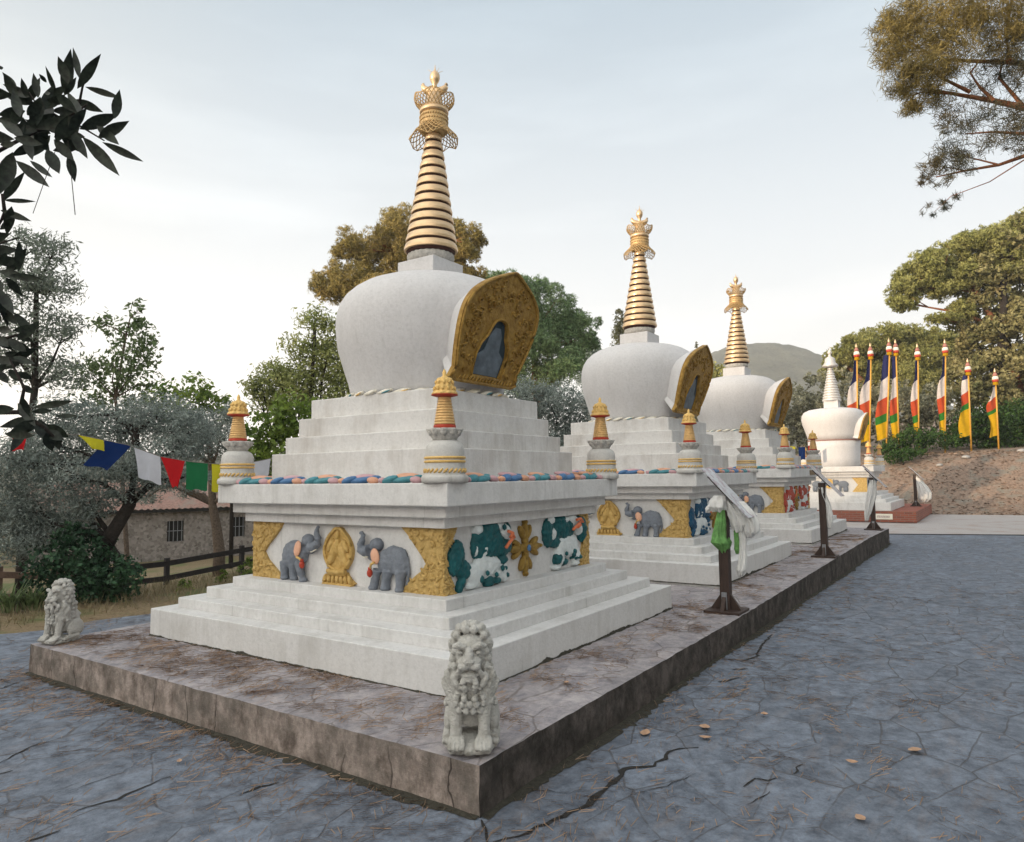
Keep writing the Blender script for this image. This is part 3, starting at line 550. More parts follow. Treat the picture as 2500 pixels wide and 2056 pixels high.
st = thing('stupa', (0, 0, 0), 'nearest white stupa, elephants on its front, right behind the front stone lion', 'stupa', 'white stupas in a row')
LAB = {}
for nm, a, z0, z1, mk in (('base_step', 'b1', -.12, Zs['z1'], 'plaster_step'), ('base_step', 'b2', Zs['z1'], Zs['z2'], 'plaster_step'), ('base_step', 'b3', Zs['z2'], Zs['z3'], 'plaster_step'), ('base_step', 'b4', Zs['z3'], Zs['z4'], 'plaster_step'),
                          ('die', 'd', Zs['z4'], Zs['z5'], 'plaster'), ('cornice', 'c1', Zs['z5'], Zs['z6'], 'plaster'), ('cornice', 'c2', Zs['z6'], Zs['z7'], 'plaster'), ('slab', 'c3', Zs['z7'], Zs['z8'], 'plaster'),
                          ('terrace', 't1', Zs['z8'], Zs['z9'], 'plaster_terrace'), ('terrace', 't2', Zs['z9'], Zs['z10'], 'plaster_terrace'), ('terrace', 't3', Zs['z10'], Zs['z11'], 'plaster_terrace'), ('terrace', 't4', Zs['z11'], Zs['z12'], 'plaster_terrace')):
    bm = bmesh.new(); h = A[a]; box(bm, -h, h, -h, h, z0-(.004 if z0 > 0 else 0), z1, .009 if nm != 'die' else 0); fin(nm, bm, M[mk], st)
bm = bmesh.new(); lathe(bm, [(.825, 2.405), (.842, 2.48), (.875, 2.6), (.917, 2.72), (.96, 2.85), (.995, 2.96), (1.012, 3.07), (1.024, 3.17), (1.028, 3.26), (1.018, 3.36), (.99, 3.455), (.935, 3.545), (.855, 3.62), (.76, 3.68), (.65, 3.722), (.53, 3.75), (.40, 3.768), (.25, 3.775)], 96); lean(bm); fin('drum', bm, M['drum'], st)
def moss_shade(n, fm):
    hs_ = np.convolve(np.abs(RNG.normal(0, .016, n+8)), np.ones(9)/9, 'valid')*np.clip(1.2+np.cumsum(RNG.normal(0, .12, n)), .3, 2)+.003; V = []
    for i in range(n):
        a = -2.0+4.0*i/(n-1); V += [fm(a, -.004, .014+.01*RNG.random()), fm(a, hs_[i], .003)]
    return V, [(2*i, 2*i+2, 2*i+3, 2*i+1) for i in range(n-1)]
for fm in (lambda a, z, d: (a, -2.0-d, z), lambda a, z, d: (-2.0-d, -a, z)):
    V, F = moss_shade(320, fm); fromnp('moss_edge', V, F, M['moss_shade'], st)
# petal ring at the drum's foot
bm = bmesh.new()
for i in range(30):
    a = 2*math.pi*i/30; r = .885; mi = (0, 1, 2)[i % 3]
    ell(bm, (r*math.cos(a), r*math.sin(a), 2.43), (.032, .11, .024), 0, 1, Euler((.2, 0, a))); ell(bm, ((r+.028)*math.cos(a+.03), (r+.028)*math.sin(a+.03), 2.425), (.010, .06, .009), mi, 1, Euler((.28, 0, a)))
lean(bm); fin('petal_ring', bm, [M['cream'], M['p_teal'], M['palegold']], st)
# harmika and spire
bm = bmesh.new(); box(bm, -A['x'], A['x'], -A['x'], A['x'], 3.74, 3.98, .008); lean(bm); fin('harmika', bm, M['drum'], st)
bm = bmesh.new(); lathe(bm, [(.22, 3.975), (.25, 4.0), (.262, 4.04), (.258, 4.075), (.235, 4.09)], 48, fn=lambda a, r, z: 1+.03*math.cos(24*a)); lean(bm); fin('lotus_seat', bm, M['lotusgrey'], st)
bm = bmesh.new(); lathe(bm, [(.26, 4.08), (.282, 4.12), (.062, 5.50), (.06, 5.51), (.13, 5.515), (.13, 5.54)], 32); lean(bm); core = fin('spire_core', bm, M['gap'], st)
nr = 13
for k in range(nr):
    z0 = 4.10+k*(5.51-4.10)/nr; hgt = (5.51-4.10)/nr; r = lambda z: .298-(z-4.12)*(.298-.078)/(5.51-4.12); za, zb = z0+.015, z0+hgt-.013
    ra, rb = r(za), r(zb); bm = bmesh.new()
    lathe(bm, [(ra-.035, za), (ra, za), (ra+.005, za+.006), (ra+.006, za+.03), (rb+.005, zb-.006), (rb-.001, zb), (rb-.035, zb)], 64, sharp=True); lean(bm); fin('spire_ring', bm, M['gold'], st)
bm = bmesh.new(); lathe(bm, [(.10, 5.50), (.145, 5.515), (.158, 5.56), (.158, 5.72), (.14, 5.74)], 48)
for i in range(34):
    for j in range(4):
        a = 2*math.pi*(i+.5*(j % 2))/34; ell(bm, (.159*math.cos(a), .159*math.sin(a), 5.55+j*.048), (.012, .012, .014), 0, 1)
lean(bm); fin('parasol_drum', bm, M['gold_dark'], st)
bm = bmesh.new(); lathe(bm, [(.14, 5.735), (.163, 5.74), (.168, 5.765), (.163, 5.795), (.15, 5.81), (.13, 5.815), (.10, 5.84), (.085, 5.98)], 48); lean(bm); fin('parasol_rim', bm, M['gold'], st)
lattice(st)
# crescent moon, sun disc and flame
bm = bmesh.new(); cpt = []
RTv = Vector(RT)
def mo(s, z, d=0): p = Vector((0, 0, z)) + Vector((_sy, -_cy, 0))*s; return p
pts = [mo(.135*math.sin(a), 6.10-.09*math.cos(a)+.0) for a in np.linspace(-1.75, 1.75, 17)]
rr = [.012+.042*math.cos(a*.86) for a in np.linspace(-1.75, 1.75, 17)]
tube(bm, pts, rr, 10); lean(bm); fin('crescent_moon', bm, M['gold'], st, True)
bm = bmesh.new(); lathe(bm, [(.02, 5.93), (.03, 6.04), (.026, 6.10), (.05, 6.14), (.06, 6.18), (.056, 6.22), (.035, 6.25), (.015, 6.27), (.006, 6.30), (.003, 6.34)], 24)
for a in (-.9, .5, 1.2): tube(bm, [mo(.03*math.sin(a), 6.24), mo(.10*math.sin(a), 6.24+.07*math.cos(a))], [.004, .002], 4)
lean(bm); fin('sun_finial', bm, M['gold'], st)
# niche
NB = Vector((-.215, -.935, 2.495)); NT = Vector((-.085, -1.235, 3.63)); NUP = (NT-NB).normalized(); NX = Vector((1, 0, 0)); NO = NX.cross(NUP).normalized()   # NO points out (towards -v)
if NO.y > 0: NO = -NO
def fN(s, t_, d): return NB + NX*s + NUP*t_ + NO*d
half = [(.475, 0), (.52, .14), (.565, .28), (.605, .44), (.63, .58), (.635, .70), (.615, .80), (.565, .89), (.48, .97), (.37, 1.04), (.25, 1.098), (.13, 1.15), (.06, 1.178), (0, 1.192)]
outl = half + [(-x, y) for x, y in half[-2::-1]]
hop = [(.225, .095), (.238, .20), (.245, .32), (.215, .42), (.155, .50), (.128, .58), (.095, .645), (.04, .672)]; hole = hop + [(-x, y) for x, y in hop[::-1]]
def smooth(P, k=3):
    out = []; n = len(P)
    for i in range(n):
        p0, p1, p2, p3 = (np.array(P[(i+q) % n]) for q in (-1, 0, 1, 2))
        if p1[1] == 0 and p2[1] == 0: out.append(tuple(p1)); continue
        for j in range(k): t_ = j/k; out.append(tuple(.5*((2*p1)+(-p0+p2)*t_+(2*p0-5*p1+4*p2-p3)*t_**2+(-p0+3*p1-3*p2+p3)*t_**3)))
    return out
outl = [(x, max(y, 0)) for x, y in smooth(outl)]
def ringplate(bm, outer, inner, fm, d0, d1):
    """plate with a hole: both loops resampled by angle about the middle of the hole"""
    c = (0, .40); 
    def hit(poly, a):
        best = None; dx, dy = math.cos(a), math.sin(a)
        for (x1, y1), (x2, y2) in zip(poly, poly[1:]+poly[:1]):
            x1, y1, x2, y2 = x1-c[0], y1-c[1], x2-c[0], y2-c[1]; den = dx*(y2-y1)-dy*(x2-x1)
            if abs(den) < 1e-9: continue
            tt = (x1*(y2-y1)-y1*(x2-x1))/den; uu = (x1*dy-y1*dx)/den
            if tt > 0 and -1e-6 <= uu <= 1+1e-6: best = tt if best is None else max(best, tt)
        return (c[0]+dx*best, c[1]+dy*best)
    angs = sorted({round(math.atan2(y-c[1], x-c[0]), 4) for x, y in outer+inner} | {round(-math.pi+2*math.pi*i/40, 4) for i in range(40)})
    O = [hit(outer, a) for a in angs]; I = [hit(inner, a) for a in angs]; n = len(angs)
    L = {k: [bm.verts.new(fm(x, y, d)) for x, y in P] for k, P, d in (('of', O, d1), ('if', I, d1), ('ib', I, d0), ('ob', O, d0))}
    fs = []
    for i in range(n):
        j = (i+1) % n
        for a, b2 in (('of', 'if'), ('if', 'ib'), ('ob', 'of')): fs.append(bm.faces.new((L[a][i], L[a][j], L[b2][j], L[b2][i])))
    bmesh.ops.recalc_face_normals(bm, faces=fs)
bm = bmesh.new(); prism(bm, outl, lambda s, t_, d: fN(s*(1 if d > -.2 else .56), (t_ if d > -.2 else .22+t_*.58), d), -.42, -.05)
lean(bm); nic = fin('niche', bm, M['drum'], st)
bm = bmesh.new(); ringplate(bm, [(x*1.012, y*1.006-.004) for x, y in outl], hole, fN, -.046, .0)
# raised rim and scroll relief on the gold plate
tube(bm, [fN(x*.975, y*.985+.012, .006) for x, y in outl] + [fN(outl[0][0]*.975, .012, .006)], .018, 6); tube(bm, [fN(x*1.1, (y-.4)*1.07+.4, .004) for x, y in hole] + [fN(hole[0][0]*1.1, (hole[0][1]-.4)*1.07+.4, .004)], .014, 6)
for i in range(150):
    a = random.uniform(-math.pi, math.pi); q = random.uniform(.52, .93); s = .62*math.cos(a)*q; t_ = .52+.6*math.sin(a)*q
    if (abs(s) < .31 and .03 < t_ < .72) or t_ < .03 or abs(s) > np.interp(t_, [y for x, y in half], [x for x, y in half])-.03: continue
    b3 = random.uniform(0, 6.28); tube(bm, [fN(s+.035*math.cos(b3+x_)*(1-x_/7), t_+.035*math.sin(b3+x_)*(1-x_/7), .003) for x_ in np.linspace(0, 4.5, 7)], [.012, .012, .011, .010, .009, .008, .006], 5)
for i in range(17):
    s = -.43+i*.054; tube(bm, [fN(s, .015, .004), fN(s+.02, .075, .006)], .013, 5)
lean(bm); fin('niche_frame', bm, M['oldgold'], nic)
bm = bmesh.new(); prism(bm, [(x*1.02, (y-.4)*1.02+.4) for x, y in hole], fN, -.034, -.028); 
lean(bm); fin('niche_glass', bm, M['glass'], nic)
bm = bmesh.new(); prism(bm, [(-.20, .10), (.20, .10), (.215, .30), (.12, .36), (.10, .52), (.04, .60), (-.05, .60), (-.11, .50), (-.13, .36), (-.225, .30)], fN, -.029, -.020); lean(bm)
fin('niche_image', bm, plain('dim_niche_image', (.12, .15, .18), .5, 0, .35, 9, spec=.3), nic)
# corner turrets and petal bands
for sx, sy in ((-1, -1), (1, -1), (1, 1), (-1, 1)): corner_turret(st, sx*1.42, sy*1.42, Zs['z8'])
for s in range(4): petals(st, s)
# gold corner panels on the front-left face (facing -u)
def panel(poly, fm, d=.03):
    bm = bmesh.new(); prism(bm, poly, fm, -.02, d); gold_lumps(bm, fm, poly, 90, .022, d); o = fin('gold_panel', bm, M['goldrelief'], st); return o
zb, zt = Zs['z4']-.004, Zs['z5']+.004
wob = lambda: random.uniform(-.012, .012)
panel([(-1.30, zt), (-.80, zt), (-.88+wob(), 1.06), (-.97+wob(), .96), (-1.05+wob(), .88), (-1.10, .82), (-1.05+wob(), .76), (-.97+wob(), .70), (-.88+wob(), .63), (-.80, zb), (-1.30, zb)], fL)
panel([(1.295, zt), (1.295, zb), (.80, zb), (.87+wob(), .61), (.96+wob(), .67), (1.05+wob(), .74), (1.12, .82), (1.05+wob(), .90), (.96+wob(), .98), (.88+wob(), 1.06), (.82, zt)], fL)
panel([(-1.296, zt), (-1.296, zb), (-1.14, zb), (-1.20+wob(), .68), (-1.26, .80), (-1.26, .9), (-1.19+wob(), 1.02), (-1.10, zt)], fR)
panel([(1.295, zt), (1.08, zt), (1.10+wob(), 1.08), (1.17, .98), (1.19, .85), (1.15+wob(), .74), (1.08+wob(), .64), (1.07, zb), (1.295, zb)], fR)
# jewel medallion
bm = bmesh.new(); egg = [(.20*math.sin(a)*(1-.18*max(0, math.cos(a))), .885+.205*math.cos(a)+(.015 if math.cos(a) > .95 else 0)) for a in np.linspace(0, 2*math.pi, 40, endpoint=False)]
prism(bm, egg, fL, -.01, .03); tube(bm, [fL(x*.93, (y-.885)*.93+.885, .035) for x, y in egg+egg[:1]], .018, 6)
for (a, b2, tl, z, v) in ((.05, .12, .3, .86, .06), (.05, .13, -.3, .85, -.06), (.04, .10, 0, .93, 0), (.035, .08, .6, .93, .1), (.035, .08, -.6, .93, -.1), (.03, .06, 0, 1.02, 0), (.035, .09, .5, .79, .10), (.035, .09, -.5, .79, -.10)): ell(bm, fL(v, z, .03), (.03, a, b2), 0, 2, Euler((tl, 0, 0)))
tube(bm, [fL(v, .69-.008*math.cos(v*12), .05) for v in np.linspace(.12, -.12, 9)], .024, 8); tube(bm, [fL(v, .665, .04) for v in np.linspace(.12, -.12, 9)], .02, 8)
prism(bm, [(.12, .68), (.15, .63), (.225, .585), (.20, .56), (-.20, .558), (-.23, .585), (-.15, .63), (-.12, .68)], fL, -.01, .03)
for k in range(7): v = -.17+k*.057; ell(bm, fL(v, .612, .035), (.025, .024, .05), 0, 2, Euler((v*2.0, 0, 0)))
tube(bm, [fL(v, .562, .035) for v in np.linspace(.20, -.205, 9)], .018, 6); fin('jewel_medallion', bm, M['goldpaint'], st)
elephant(st, [(.63, .83, .18, .135, .07), (.70, .79, .12, .15, .075), (.53, .82, .10, .13, .075)], (.43, .945, .085, .08, .075), (.40, .86, .06, .05, .05),
         [(.37, .90, .055), (.315, .905, .048), (.265, .94, .042), (.255, .985, .036), (.275, 1.03, .03), (.275, 1.065, .024), (.255, 1.095, .019)],
         [[(.77, .74, .065, .05), (.775, .64, .05, .05), (.77, .565, .048, .05)], [(.67, .74, .06, .03), (.66, .64, .047, .03), (.645, .565, .046, .03)], [(.54, .74, .06, .07), (.50, .65, .046, .08), (.475, .56, .045, .07)], [(.58, .74, .05, .04), (.545, .67, .04, .05), (.51, .62, .042, .06)]],
         (.52, .88, .05, .085, .3), [(.82, .78), (.83, .70), (.825, .64)], [(.515, .80, .10), (.47, .79, .10), (.445, .76, .09)], [(.385, .865, .06), (.32, .86, .075), (.25, .885, .08)])
elephant(st, [(-.72, .82, .16, .15, .075), (-.80, .79, .10, .17, .075), (-.62, .80, .10, .13, .08)], (-.505, .945, .08, .075, .075), (-.445, .845, .055, .055, .05),
         [(-.44, .91, .056), (-.38, .895, .05), (-.335, .91, .045), (-.33, .955, .04), (-.35, 1.00, .034), (-.365, 1.035, .027), (-.345, 1.065, .021), (-.33, 1.06, .017)],
         [[(-.55, .74, .06, .08), (-.52, .65, .048, .08), (-.495, .565, .048, .08)], [(-.66, .74, .065, .05), (-.635, .65, .05, .05), (-.625, .565, .05, .05)], [(-.82, .74, .068, .06), (-.815, .65, .05, .06), (-.805, .565, .048, .06)]],
         (-.545, .86, .055, .075, -.3), [(-.88, .86), (-.90, .74), (-.885, .64)], [(-.56, .81, .11), (-.52, .79, .11), (-.495, .74, .10)], [(-.44, .86, .06), (-.40, .84, .07), (-.37, .85, .07)])
# guardian lions and crossed thunderbolt on the front-right face
lion_relief(st, [(-.66, .74, .24, .12, .07, .15), (-.86, .68, .13, .12, .06, .4), (-.47, .68, .12, .09, .06, -.5), (-.82, 1.09, .075, .055, .07, 0), (-.42, 1.04, .12, .085, .10, .5), (-.35, .93, .05, .09, .07, .2), (-.73, .90, .028, .085, .07, 0), (-.52, 1.09, .08, .045, .09, 0), (-.40, .62, .07, .06, .05, 0), (-.92, .59, .08, .03, .05, 0), (-.86, .90, .014, .06, .066, 0)],
            [(-.74, 1.0, .14, .13, .062, 0), (-.62, 1.06, .16, .09, .075, 0), (-.60, .95, .20, .14, .085, 0), (-.45, .90, .16, .09, .085, 0), (-.80, .93, .10, .12, .05, 0), (-.58, 1.08, .10, .06, .08, 0), (-.34, 1.0, .045, .13, .055, 0), (-1.12, .86, .105, .155, .06, .25), (-1.02, .74, .09, .09, .055, .3), (-1.06, .63, .045, .10, .05, .5), (-.66, .60, .06, .06, .075, 0), (-.55, .60, .07, .035, .07, 0), (-.44, .78, .055, .05, .085, 0)],
            [[(-.50, .90, .12), (-.44, .95, .125), (-.38, .98, .12)], [(-.46, 1.05, .12), (-.40, 1.03, .125), (-.36, .98, .12)], [(-.44, .99, .13), (-.38, 1.03, .12)]], [(-.80, .64, .035, .06), (-.74, .69, .025, .08), (-.60, .66, .025, .08), (-.50, .71, .03, .08), (-.42, .70, .02, .06), (-.38, .63, .025, .05), (-.50, 1.09, .03, .105)])
lion_relief(st, [(.80, .81, .24, .15, .075, 0), (.63, .70, .09, .12, .07, .1), (.98, .69, .09, .11, .07, 0), (.46, 1.10, .07, .05, .07, 0), (.48, .95, .055, .075, .08, 0), (.92, 1.06, .14, .075, .10, .3), (1.04, .97, .04, .08, .09, 0), (.74, 1.09, .09, .04, .09, 0), (.56, .595, .09, .035, .07, 0), (.98, .595, .08, .03, .06, 0)],
            [(.75, .99, .22, .12, .08, 0), (.42, .97, .10, .15, .055, .1), (.55, .86, .12, .06, .05, 0), (.68, 1.08, .12, .06, .07, 0), (1.14, .96, .10, .14, .065, 0), (1.05, 1.06, .10, .05, .06, 0), (.58, .68, .05, .07, .085, .4), (.70, .64, .07, .04, .085, 0), (.90, .73, .05, .05, .085, 0), (1.0, .66, .11, .03, .08, 0)],
            [[(.78, .98, .12), (.86, 1.02, .125), (.94, 1.05, .12)], [(.86, 1.08, .12), (.94, 1.09, .125), (1.0, 1.05, .12)], [(.86, 1.0, .13), (.95, 1.02, .12)]], [(.68, .73, .025, .09), (.85, .70, .025, .09)])
bm = bmesh.new(); cv_ = (-.035, .855)
for k in range(4):
    a = k*math.pi/2; L = .175 if k % 2 == 0 else .165; sx = lambda s, t_: (cv_[0]+s*math.cos(a)*1.05-t_*math.sin(a)*1.15, cv_[1]+s*math.sin(a)+t_*math.cos(a))
    for s, t_, r1, r2, tl in ((.17, 0, .085, .045, 0), (.15, .05, .085, .032, .5), (.15, -.05, .085, .032, -.5), (.07, 0, .06, .04, 0), (.255, 0, .03, .022, 0)):
        u, z = sx(s, t_); ell(bm, fR(u, z, .025), (r1, .04, r2), 0, 2, Euler((0, -(a+tl), 0)))
ell(bm, fR(*cv_, .03), (.075, .045, .06), 0, 2); vj = fin('crossed_thunderbolt', bm, plain('shaded_gold_paint', (.40, .26, .06), .5, .25, .3, 20, 1.0, 40, c2=(.22, .125, .025)), st)  # darker gold: the shade on this face is put into the colour
bm = bmesh.new(); ell(bm, fR(*cv_, .075), (.03, .015, .035), 0, 2); fin('blue_gem', bm, M['p_blue'], vj)

def recolour(o, mp_):
    for c in o.children:
        for s in c.material_slots:
            nm_ = s.material.name if s.material else ''
            if nm_ in mp_: s.link = 'OBJECT'; s.material = mp_[nm_]
        recolour(c, mp_)
s2 = tree_copy(st); s2.location = (5.58, -.06, .055); tag(s2, 'middle white stupa of the three on the platform, behind the signboard with the green scarf'); 
recolour(s2, {'teal_paint': M['teal2']})
s3 = tree_copy(st); s3.location = (11.33, -.048, .135); tag(s3, 'farthest white stupa on the platform, painted with red figures on its die')
recolour(s3, {'teal_paint': M['redfig']})
bm = bmesh.new(); box(bm, .25, .85, -1.572, -1.5535, 1.37, 1.48, .003); fin('plaque', bm, M['wood'] if False else plain('brown_plaque', (.20, .13, .06), .5), s3)

# ------------------------------------------------------------------ fourth stupa on the brick plinth
PL = (23.17, -2.72); S4 = Vector((25.40, .27, .13))
bp_ = thing('brick_plinth', (PL[0]+3.5, PL[1]+3.5, ZG), 'low red brick plinth under the far stupa with the silver spire', 'plinth')
bm = bmesh.new(); box(bm, -3.5, 3.5, -3.5, 3.5, 0, .40, .01); fin('brickwork', bm, M['brick'], bp_)
bm = bmesh.new(); box(bm, -3.53, -3.505, -2.75, -2.15, .10, .30, .004); tl_ = fin('plaque', bm, M['cream'], bp_)
bm = bmesh.new(); box(bm, -3.537, -3.531, -2.66, -2.24, .16, .24, 0); fin('inscription', bm, plain('plaque_grey', (.5, .42, .38), .7, 0, .4, 30), tl_)
s4 = thing('stupa', S4, 'far white stupa with a silver spire and rounder drum on the red brick plinth', 'stupa', 'white stupas in a row')
for nm, a, z0, z1 in (('base_step', 2.2, 0, .30), ('base_step', 2.03, .30, .42), ('base_step', 1.86, .42, .54), ('base_step', 1.69, .54, .66), ('die', 1.32, .66, 1.22), ('cornice', 1.42, 1.22, 1.33), ('cornice', 1.51, 1.33, 1.44), ('slab', 1.62, 1.44, 1.64)):
    bm = bmesh.new(); box(bm, -a, a, -a, a, z0-.003, z1, .01); fin(nm, bm, M['plaster'], s4)
bm = bmesh.new(); lathe(bm, [(.94, 1.63), (.95, 2.0), (.97, 2.4), (.985, 2.68)], 64); fin('drum_base', bm, M['drum'], s4)
bm = bmesh.new(); lathe(bm, [(.985, 2.685), (1.0, 2.69), (1.0, 2.71), (.985, 2.715)], 64); fin('drum_band', bm, M['finialred'], s4)
bm = bmesh.new(); lathe(bm, [(.97, 2.72), (1.02, 2.95), (1.10, 3.2), (1.17, 3.42), (1.195, 3.58), (1.18, 3.74), (1.10, 3.88), (.92, 3.97), (.6, 4.02), (.3, 4.03)], 64); fin('drum', bm, M['drum'], s4)
bm = bmesh.new(); box(bm, -.27, .27, -.27, .27, 4.02, 4.33, .01); fin('harmika', bm, M['drum'], s4)
bm = bmesh.new(); pr = []
for k in range(13):
    z0 = 4.33+k*.108; r = .36-k*.021; pr += [(r, z0), (r, z0+.07), (r-.035, z0+.08), (r-.035, z0+.105)]
lathe(bm, pr, 40); fin('spire', bm, M['silver'], s4)
bm = bmesh.new(); lathe(bm, [(.09, 5.73), (.28, 5.74), (.30, 5.80), (.20, 5.92), (.19, 6.08), (.15, 6.12), (.06, 6.18), (.05, 6.27), (.10, 6.33), (.06, 6.40), (.02, 6.47), (.01, 6.58)], 32, fn=lambda a, r, z: 1+.04*math.cos(16*a)); fin('parasol', bm, M['silver'], s4)
NB4 = Vector((-.08, -1.03, 2.72)); NT4 = Vector((0, -1.34, 3.82))
def fN4(s, t_, d): return NB4 + (NT4-NB4)*(t_/1.225) + Vector((s*.98, -d, 0))
bm = bmesh.new(); prism(bm, outl, lambda s, t_, d: fN4(s*(1 if d > -.2 else .8), t_ if d > -.2 else .1+.82*t_, d), -.6, -.05); n4 = fin('niche', bm, M['drum'], s4)
bm = bmesh.new(); ringplate(bm, outl, hole, fN4, -.049, 0); fin('niche_frame', bm, M['oldgold'], n4)
bm = bmesh.new(); prism(bm, hole, fN4, -.048, -.04); fin('niche_glass', bm, M['glass'], n4)
for sx, sy in ((-1, -1), (1, -1), (1, 1), (-1, 1)):
    o = None
    for c in st.children:
        if c.name.startswith('corner_turret'): o = c; break
    o = tree_copy(o, s4); o.location = (sx*1.46, sy*1.46, 1.64); o.scale = (1.0, 1.0, 1.0)
fq = lambda v, z, d: (-1.32-d, v, z)
for v0, sg in ((.45, 1), (-.50, -1)):
    bm = bmesh.new()
    for dv, z, rv, rz_ in ((0, .96, .20, .14), (-.24*sg, 1.04, .10, .10), (-.33*sg, .97, .05, .10), (-.34*sg, 1.08, .035, .08), (.12*sg, .78, .05, .12), (.04*sg, .78, .05, .12), (-.12*sg, .78, .05, .12)): ell(bm, fq(v0+dv, z, .03), (.06, rv, rz_), 0, 2)
    obj('elephant_relief', sculpt(bm, .014, 1), M['grey'], s4, True)
for v0, v1 in ((-1.335, -.85), (1.335, .85)):
    bm = bmesh.new(); prism(bm, [(v0, .664), (v1*.95, .664), (v1*1.2, .94), (v1*.95, 1.217), (v0, 1.217)], fq, -.01, .03); fin('gold_panel', bm, M['goldrelief'], s4)
bm = bmesh.new(); egg4 = [(.17*math.sin(a), .98+.19*math.cos(a)) for a in np.linspace(0, 2*math.pi, 30, endpoint=False)]; prism(bm, egg4, fq, -.01, .04); fin('jewel_medallion', bm, M['goldpaint'], s4)
for u0 in (-.8, .8):
    bm = bmesh.new()
    for du, z, ru, rz_ in ((0, .85, .26, .14), (.1, 1.06, .24, .13), (-.22, .95, .11, .16)): ell(bm, (u0+du, -1.32, z), (ru, .06, rz_), 0, 2)
    obj('guardian_relief', sculpt(bm, .02, 1), M['teal2'], s4, True)

